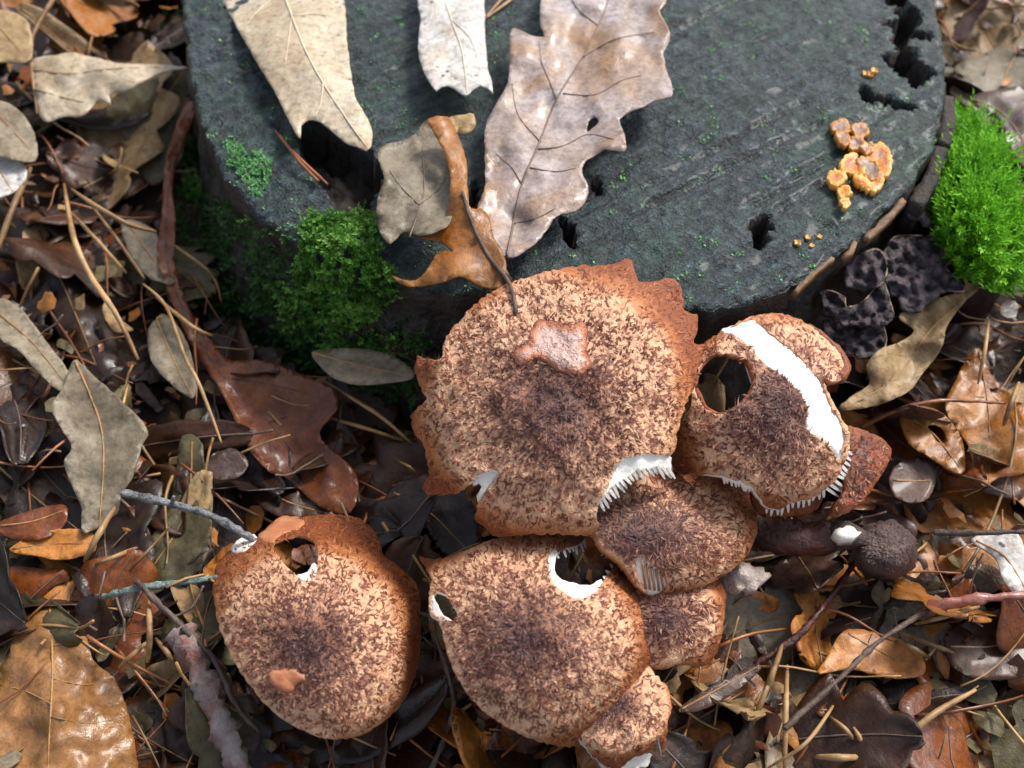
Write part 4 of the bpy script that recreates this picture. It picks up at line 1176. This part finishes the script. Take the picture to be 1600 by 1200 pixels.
lit('round grey leaf with an ochre mark beside the rim flap', [(1393, 735), (1430, 715), (1462, 730), (1456, 770), (1430, 786), (1395, 772)], .020, 'mauve', [(1395, 750), (1430, 752), (1458, 750)], seed=70, name='oval_leaf')
lit('whitish torn leaf end beside the black twig', [(1518, 842), (1590, 834), (1612, 930), (1572, 912), (1556, 872)], .022, 'white', [(1525, 845), (1570, 870), (1605, 925)], seed=71)
lit('dark wet leaf reflecting the sky between the big cap and the notched cap', [(610, 765), (650, 745), (700, 742), (745, 800), (742, 860), (700, 872), (660, 822), (600, 805)], .018, 'dark', [(615, 770), (670, 800), (735, 865)], seed=72, tilt=(0, -.2))
lit('mottled grey leaf under the long twisted rust leaf', [(233, 512), (260, 495), (290, 530), (306, 590), (301, 622), (270, 602), (236, 562)], .018, 'grey', [(245, 500), (270, 560), (300, 618)], seed=73)
lit('grey leaf scrap pinned under crossing straws', [(192, 345), (240, 358), (252, 400), (272, 442), (230, 432), (200, 392)], .018, 'grey', [(200, 348), (235, 400), (265, 438)], seed=74)
lit('pale leaf scrap standing on edge in the dark gap of the left litter', [(160, 478), (172, 468), (185, 495), (208, 515), (180, 518), (164, 498)], .020, 'tan', seed=75)
for i, (o, m_, lab) in enumerate([([(-20, 20), (35, 25), (50, 60), (45, 95), (0, 96), (-20, 90)], 'tan', 'pale tan leaf lying left of the upright tan stalk'),
        ([(-20, 160), (20, 165), (50, 200), (58, 246), (30, 251), (-20, 230)], 'grey', 'grey leaf below the pale tan leaf beside the stalk'),
        ([(-20, 236), (25, 240), (42, 272), (20, 300), (-20, 306)], 'white', 'bluish white leaf end under the grey leaf beside the stalk')]):
    lit(lab, o, .032, m_, [o[0], o[3]], seed=76 + i)
lit('mauve wet leaf lying between the rust leaf and the lichened twig', [(325, 720), (360, 700), (388, 720), (372, 745), (330, 748)], .020, 'mauve', seed=81)
lit('rusty brown crumpled leaf beside the long twisted one', [(388, 735), (440, 740), (520, 800), (470, 812), (420, 800), (395, 770)], .014, 'brown', [(392, 740), (440, 780), (510, 802)], seed=82, cr=.004)
lit('blue-grey glossy leaf sliver among the straws below the stacked caps', [(1060, 1112), (1080, 1092), (1130, 1062), (1185, 1036), (1190, 1044), (1150, 1080), (1100, 1108)], .022, 'mauve', [(1065, 1108), (1125, 1075), (1186, 1040)], seed=83)

LAND = [((170, 120), 'by the dry beige leaf'), ((30, 60), 'by the upright tan stalk'), ((20, 260), 'by the bluish white leaf'), ((230, 240), 'by the dark olive leaf'),
        ((100, 450), 'by the dark curled leaf'), ((270, 400), 'by the long twisted leaf'), ((160, 700), 'by the grey-olive leaf'), ((440, 650), 'by the wet rust leaf'),
        ((300, 800), 'by the lichened twig'), ((260, 920), 'by the blue-green twig'), ((330, 1080), 'by the flaky twig'), ((90, 1100), 'by the folded glossy leaf'),
        ((60, 840), 'by the ochre leaf edge'), ((560, 580), 'by the oval grey leaf'), ((680, 800), 'left of the big round cap'), ((660, 1130), 'between the two domed caps'),
        ((1540, 50), 'behind the moss cushion'), ((1560, 200), 'by the smooth brown leaf'), ((1530, 320), 'by the moss cushion'), ((1430, 560), 'by the tan twisted leaf'),
        ((1550, 670), 'by the orange-tan leaf'), ((1430, 750), 'by the round grey leaf'), ((1390, 870), 'by the withered mushroom'), ((1550, 840), 'by the black twig'),
        ((1530, 940), 'by the red-barked twig'), ((1370, 1020), 'by the orange lobed leaf'), ((1180, 1000), 'right of the stacked caps'), ((1120, 1120), 'by the ragged remnant'),
        ((1330, 1130), 'by the small russet leaf'), ((1540, 1130), 'below the wide brown leaf'), ((130, 20), 'behind the dry beige leaf'), ((480, 1190), 'below the notched cap')]
def landmark(px, py):
    return min(LAND, key=lambda q: (q[0][0] - px) ** 2 + (q[0][1] - py) ** 2)[1]
# ------------------------------------------------------------------ twigs
def twig(label, pts3, r, mat, name='twig', seed=0, stubs=()):
    q = crom(pts3, False, 7)
    n = len(q)
    v, f = tube_geo([P(*p) for p in q], [r * (1 - .3 * i / n) * (1 + .35 * nz(i * .55, seed * 3.3)) for i in range(n)], 9, .7, seed)
    o = tag(add(name, v, f, M[mat]), label, 'twig')
    for s_ in stubs:
        v, f = tube_geo([P(*p) for p in crom(s_, False, 6)], r * .45, 6, .3, seed); add('side_shoot', v, f, M[mat], parent=o)
    return o
G = lambda x, y, off: (x, y, gz(x, y, off))
twig('grey lichen-crusted twig pointing at the notched cap', [G(190, 770, .026), G(270, 788, .028), G(330, 806, .030), G(400, 845, .031)], .0011, 'twig_grey', seed=1, stubs=[[G(268, 788, .028), G(272, 776, .032)]])
twig('blue-green stained twig touching the side of the notched cap', [G(160, 933, .024), G(215, 919, .027), G(270, 912, .028), G(340, 902, .028)], .0009, 'twig_blue', seed=2)
twig('thin dark twig slanting beside the notched cap', [G(212, 906, .029), G(270, 965, .028), G(330, 1025, .028), G(368, 1100, .026), G(405, 1145, .020)], .0008, 'twig', seed=3, stubs=[[G(270, 965, .028), G(300, 948, .028), G(318, 915, .030)]])
twig('thick flaky reddish-grey twig half hidden under the notched cap', [G(282, 985, .024), G(310, 1040, .025), G(338, 1110, .024), G(366, 1185, .022), G(380, 1230, .020)], .0036, 'flaky', seed=4)
twig('straight black twig lying on the orange leaves', [G(1458, 832, .026), G(1530, 833, .027), G(1612, 830, .026)], .0008, 'twig', seed=5)
twig('red-barked twig lying across the lower litter', [G(1440, 958, .022), G(1500, 940, .025), G(1612, 928, .026)], .0014, 'twig_red', seed=6)
twig('thin dark twig slanting over the orange lobed leaf', [G(1225, 1138, .022), G(1310, 1062, .026), G(1370, 1005, .027), G(1452, 952, .026)], .0008, 'twig', seed=7)
twig('thin reddish stem arching over the orange leaves', [G(1345, 668, .024), G(1400, 642, .030), G(1470, 626, .030), G(1570, 630, .024)], .0006, 'needle', seed=8)
twig('slender dark stem rising between the two domed caps', [(668, 1215, .010), (706, 1120, .018), (702, 1060, .026), (676, 985, .030)], .0007, 'twig', seed=9)
twig('reddish stem lying over the wet litter below the withered mushroom', [G(1180, 1040, .016), G(1250, 990, .020), G(1300, 930, .020), G(1335, 880, .020)], .0010, 'wither_stem', seed=10)
# straws and needles one can follow
fs = [([(100, 288), (115, 370), (142, 432), (182, 492), (216, 562)], .0011, .034), ([(112, 333), (160, 385), (197, 427)], .0008, .030), ([(112, 296), (150, 322), (200, 350), (244, 362)], .0009, .034),
      ([(140, 318), (180, 370), (226, 436)], .0007, .031), ([(224, 444), (260, 480), (290, 560), (312, 602), (346, 692)], .0007, .030), ([(244, 464), (300, 510), (336, 526)], .0007, .028),
      ([(48, 262), (22, 320), (-5, 392)], .0012, .032), ([(268, 380), (330, 428), (346, 472)], .0006, .030), ([(132, 878), (156, 832), (182, 788)], .0010, .028), ([(198, 896), (232, 860), (266, 822)], .0005, .026),
      ([(232, 938), (234, 990), (231, 1034)], .0009, .030), ([(186, 1042), (208, 1022), (232, 1002)], .0008, .026), ([(244, 998), (260, 1018), (278, 1044)], .0008, .026), ([(150, 882), (175, 872), (214, 856)], .0008, .024),
      ([(500, 592), (560, 628), (600, 655), (642, 692)], .0007, .024), ([(505, 650), (580, 672), (636, 690)], .0007, .022), ([(1592, 598), (1580, 630), (1568, 664)], .0010, .028), ([(1545, 500), (1540, 540), (1528, 600)], .0007, .032),
      ([(1222, 1008), (1208, 1050), (1196, 1090)], .0009, .026), ([(1384, 1195), (1420, 1150), (1460, 1115), (1524, 1078)], .0010, .024), ([(1230, 1040), (1228, 1110), (1226, 1200)], .0009, .022), ([(1275, 1182), (1320, 1184), (1364, 1182)], .0010, .022),
      ([(1405, 988), (1450, 1005), (1490, 1020)], .0008, .024), ([(1400, 1002), (1430, 1014), (1452, 1028)], .0008, .024), ([(1176, 1132), (1196, 1080), (1222, 1012)], .0009, .024), ([(1296, 1120), (1322, 1140), (1340, 1166)], .0006, .024),
      ([(1328, 1130), (1342, 1150), (1352, 1176)], .0007, .024), ([(1430, 975), (1470, 965), (1530, 948)], .0008, .026), ([(620, 720), (640, 730), (650, 740)], .0006, .026), ([(170, 705), (190, 640), (200, 600)], .0005, .02), ([(1200, 1200), (1260, 1160), (1310, 1090)], .0006, .022)]
slabels = ['pale straw blade arching over the dark curled leaf']
for i, (pp, r, off) in enumerate(fs):
    n = len(pp)
    p3 = [G(x, y, off - (.006 if k in (0, n - 1) else 0)) for k, (x, y) in enumerate(pp)]
    left = pp[0][0] < 800
    wh = landmark(*pp[len(pp) // 2])
    tone = 'long pale' if n > 3 else ('thick pale' if r > .00085 else 'thin pale')
    straw(f'{tone} straw blade lying over the litter {wh}', p3, r, 'straw', 'grass_straw', 'straw',
          'straws left of the mushrooms' if left else 'straws right of the mushrooms', seed=i)

# ------------------------------------------------------------------ the rest of the litter: single leaves copied over the ground
def leaf_geo(kind, L, W, seed, th=.00035):
    rnd = random.Random(seed)
    nu, nv = 26, 8
    ph = rnd.uniform(0, 6)
    lob = {'oak': .42, 'oval': .0, 'strip': .12}[kind]
    nl = rnd.uniform(3.2, 4.6)
    cx, cy_ = rnd.uniform(-.5, .9), rnd.uniform(-.6, 1.0)
    bend = rnd.uniform(-.25, .25)
    top = []
    for i in range(nu + 1):
        u = i / nu
        env = math.sin(math.pi * min(1, u * .96 + .03)) ** (.75 if kind != 'strip' else .4)
        for j in range(nv + 1):
            v = j / nv * 2 - 1
            sgn = 1 if v > 0 else -1
            lobv = 1 - lob + lob * (abs(math.sin(math.pi * nl * u + ph * .2 + sgn * .5)) ** .6) * 1.2
            w = W * env * lobv * (1 + .12 * nz(u * 9, sgn * 3, seed))
            x = (u - .5) * L + abs(v) * w * .35
            y = v * w + bend * L * (u - .5) ** 2 * 2
            z = cx * L * .35 * ((u - .5) ** 2 * 2) + cy_ * abs(v) ** 1.6 * w * .6 + .05 * L * fbm(u * 2.6, v * 1.7, seed, 3)
            top.append(Vector((x, y, z)))
    f = [(i * (nv + 1) + j, (i + 1) * (nv + 1) + j, (i + 1) * (nv + 1) + j + 1, i * (nv + 1) + j + 1) for i in range(nu) for j in range(nv)]
    v, fc, _ = thicken(top, f, [Vector((0, 0, -th))] * len(top))
    mid = [top[i * (nv + 1) + nv // 2] + Vector((0, 0, .0001)) for i in range(nu + 1)]
    a = mid[0]
    mid = [a + Vector((-.16 * L, bend * .1 * L, .05 * L)), a + Vector((-.08 * L, bend * .04 * L, .012 * L))] + mid
    mv, mf = tube_geo(mid, [.00042 - .0003 * k / len(mid) for k in range(len(mid))], 5)
    return v, fc, mv, mf
def mesh_of(name, v, f, mat):
    me = bpy.data.meshes.new(name)
    me.from_pydata([tuple(q) for q in v], [], f)
    me.materials.append(mat)
    me.polygons.foreach_set('use_smooth', [True] * len(me.polygons))
    return me
variants = []
rl = random.Random(77)
for kind, L, W, mt in [('oak', .062, .017, 'orange'), ('oak', .056, .015, 'brown'), ('oak', .066, .018, 'tan'), ('oak', .050, .014, 'dark'), ('oak', .058, .016, 'mauve'), ('oak', .054, .015, 'rust'),
                       ('oval', .046, .012, 'brown'), ('oval', .040, .011, 'tan'), ('oval', .044, .012, 'dark'), ('strip', .060, .006, 'tan'), ('strip', .052, .006, 'brown'), ('oak', .058, .016, 'grey'),
                       ('oak', .048, .013, 'olive'), ('oval', .036, .011, 'orange'), ('oak', .060, .016, 'dark'), ('strip', .056, .007, 'dark')]:
    sd_ = len(variants) + 300
    v, f, mv, mf = leaf_geo(kind, L, W, sd_)
    nm = {'oak': 'oak_leaf', 'oval': 'oval_leaf', 'strip': 'narrow_leaf'}[kind]
    variants.append((kind, mt, nm, mesh_of(nm, v, f, M[mt]), mesh_of('midrib', mv, mf, M['vein_tan'] if mt not in ('dark', 'brown', 'rust') else M['vein_dark']), (v, f), L))
DESC = {'oak': 'lobed', 'oval': 'oval', 'strip': 'narrow'}
COLN = {'orange': 'orange', 'brown': 'brown', 'tan': 'tan', 'dark': 'dark brown', 'mauve': 'mauve-brown', 'rust': 'rust-red', 'grey': 'grey', 'olive': 'olive'}
def clear_of_stump(p, m):
    return (p.x - SC.x) ** 2 + (p.y - SC.y) ** 2 > (SR + m) ** 2
placed = 0
tries = 0
wts = {'left': [1, 4, 1, 5, .3, 2, 3, .6, 5, 1.5, 2, .5, 5, .5, 5, 2], 'right': [4, 3, 2, 2, 2, 3, 2, 1, 2, 1, 2, 1, 1, 3, 2, 1], 'back': [3, 2, 3, 2, 4, 2, 1, 2, 2, 2, 1, 3, 1, 2, 1, 1]}
while placed < 255 and tries < 9000:
    tries += 1
    px, py = rl.uniform(-60, 1660), rl.uniform(-50, 1260)
    p = P(px, py, .012)
    g0 = ground(p.x, p.y)
    p = P(px, py, g0 + .008)
    if not clear_of_stump(p, .016): continue
    side = 'left' if px < 640 else ('back' if py < 330 else 'right')
    kind, mt, nm, me, mm, geo, L = rl.choices(variants, wts[side])[0]
    s = rl.uniform(.55, 1.1)
    o = bpy.data.objects.new(nm, me)
    col.objects.link(o)
    lay = placed / 255
    o.location = (p.x, p.y, ground(p.x, p.y) + .002 + .010 * lay + rl.uniform(0, .003))
    tl = .30 if lay < .6 else .45
    o.rotation_euler = (rl.gauss(0, tl), rl.gauss(0, tl), rl.uniform(0, 6.28))
    flip = rl.random() < .3
    if flip: o.rotation_euler.x += math.pi
    o.scale = (s, s, s)
    where = landmark(px, py)
    size = 'small' if s * L < .036 else ('large' if s * L > .054 else 'middling')
    tag(o, f'{size} {COLN[mt]} {DESC[kind]} dead leaf {"lying face down" if flip else "lying face up"} {where}', 'leaf', f'{COLN[mt]} {DESC[kind]} leaves {where}')
    c = bpy.data.objects.new('midrib', mm)
    col.objects.link(c); c.parent = o
    placed += 1
# loose needles and straws
nvar = []
for k in range(8):
    L = rl.uniform(.022, .05)
    b = rl.uniform(-.25, .25)
    path = [Vector(((t - .5) * L, b * L * (t - .5) ** 2 * 2, .05 * L * math.sin(6 * t + k))) for t in [i / 8 for i in range(9)]]
    v, f = tube_geo(path, [.00045 - .0002 * i / 8 for i in range(9)], 5, .2, k)
    mt = 'straw' if k < 4 else 'needle'
    nvar.append((mesh_of('grass_straw' if k < 4 else 'pine_needle', v, f, M[mt]), 'straw' if k < 4 else 'needle'))
placed = 0
while placed < 230:
    px, py = rl.uniform(-20, 1620), rl.uniform(0, 1220)
    p = P(px, py, .02)
    if not clear_of_stump(p, .014): continue
    me, ct = rl.choice(nvar)
    left = px < 700
    o = bpy.data.objects.new('grass_straw' if ct == 'straw' else 'pine_needle', me)
    col.objects.link(o)
    o.location = (p.x, p.y, ground(p.x, p.y) + rl.uniform(.008, .019))
    o.rotation_euler = (rl.gauss(0, .2), rl.gauss(0, .3), rl.gauss(-.8, .7) if left else rl.gauss(.7, .8))
    s = rl.uniform(.6, 1.2); o.scale = (s, s, s)
    where = landmark(px, py)
    if ct == 'straw':
        tag(o, f'short loose straw piece in the litter {where}', 'straw', f'short straws in the litter {where}')
    else:
        tag(o, f'rust-brown pine needle in the litter {where}', 'needle', f'pine needles in the litter {where}')
    placed += 1
# crumbs between them, and the litter going on outside the frame
def crumbs():
    V, F = [], []
    k = 0
    while k < 5200:
        x, y = rl.uniform(-.24, .26), rl.uniform(-.15, .33)
        if not clear_of_stump(Vector((x, y, 0)), .012): continue
        k += 1
        c = Vector((x, y, ground(x, y) + rl.uniform(0, .010)))
        r = rl.uniform(.0006, .0028)
        a = rl.uniform(0, 6.3)
        u = Vector((math.cos(a), math.sin(a), rl.gauss(0, .4))) * r
        w = Vector((-math.sin(a), math.cos(a), rl.gauss(0, .4))) * r * rl.uniform(.2, .7)
        i0 = len(V)
        V += [c - u, c - w + Vector((0, 0, r * .2)), c + u, c + w, c + Vector((0, 0, r * .35))]
        F += [(i0, i0 + 1, i0 + 4), (i0 + 1, i0 + 2, i0 + 4), (i0 + 2, i0 + 3, i0 + 4), (i0 + 3, i0, i0 + 4)]
    tag(add('litter_crumbs', V, F, M['crumb'], smooth=False, loc=(0, 0, 0)), 'brown crumbs of broken leaf and bark between the leaves', 'litter', kind='stuff')
crumbs()
def fragments(mt, n):
    V, F = [], []
    k = 0
    while k < n:
        px, py = rl.uniform(-60, 1660), rl.uniform(-40, 1240)
        p = P(px, py, .015)
        if not clear_of_stump(p, .014): continue
        k += 1
        c = Vector((p.x, p.y, ground(p.x, p.y) + rl.uniform(.003, .014)))
        a0 = rl.uniform(0, 6.3)
        r = rl.uniform(.0015, .0052)
        el = rl.uniform(.35, .9)
        u = Vector((math.cos(a0), math.sin(a0), rl.gauss(0, .35)))
        w = Vector((-math.sin(a0), math.cos(a0), rl.gauss(0, .35))) * el
        m = 9
        i0 = len(V)
        V.append(c + Vector((0, 0, r * rl.uniform(-.2, .4))))
        for q in range(m):
            a = 6.283 * q / m
            rr = r * rl.uniform(.55, 1.15)
            V.append(c + u * (rr * math.cos(a)) + w * (rr * math.sin(a)) + Vector((0, 0, rl.gauss(0, .12) * r)))
        for q in range(m):
            F.append((i0, i0 + 1 + q, i0 + 1 + (q + 1) % m))
    tag(add('leaf_fragments', V, F, M[mt], loc=(0, 0, 0)), f'broken {COLN[mt]} leaf fragments strewn through the litter', 'litter', kind='stuff')
for mt_, n_ in (('brown', 300), ('dark', 420), ('orange', 150), ('tan', 110), ('rust', 110), ('olive', 160)):
    fragments(mt_, n_)
def outer():
    from mathutils import Euler
    by = {}
    k = 0
    while k < 1500:
        x, y = rl.uniform(-.5, .5), rl.uniform(-.42, .62)
        p = Vector((x, y, ground(x, y)))
        if not clear_of_stump(p, .02): continue
        qx, qy = project(p + Vector((0, 0, .012)))
        if -70 < qx < 1670 and -60 < qy < 1270 and (p - CAM).dot(FWD) > 0: continue
        k += 1
        kind, mt, nm, me, mm, geo, L = rl.choice(variants)
        e = Euler((rl.gauss(0, .3), rl.gauss(0, .3), rl.uniform(0, 6.3))).to_matrix()
        V, F = by.setdefault(mt, ([], []))
        i0 = len(V)
        off = p + Vector((0, 0, rl.uniform(.003, .014)))
        n2 = len(geo[0]) // 2
        V += [e @ q + off for q in geo[0][:n2]]
        F += [tuple(i0 + i for i in q) for q in geo[1] if max(q) < n2]
    for mt, (V, F) in by.items():
        tag(add('leaf_litter', V, F, M[mt], loc=(0, 0, 0)), f'carpet of {COLN[mt]} dead leaves on the forest floor around', 'litter', kind='stuff')
outer()
for o in bpy.data.objects:
    if '_o' in o: del o['_o']
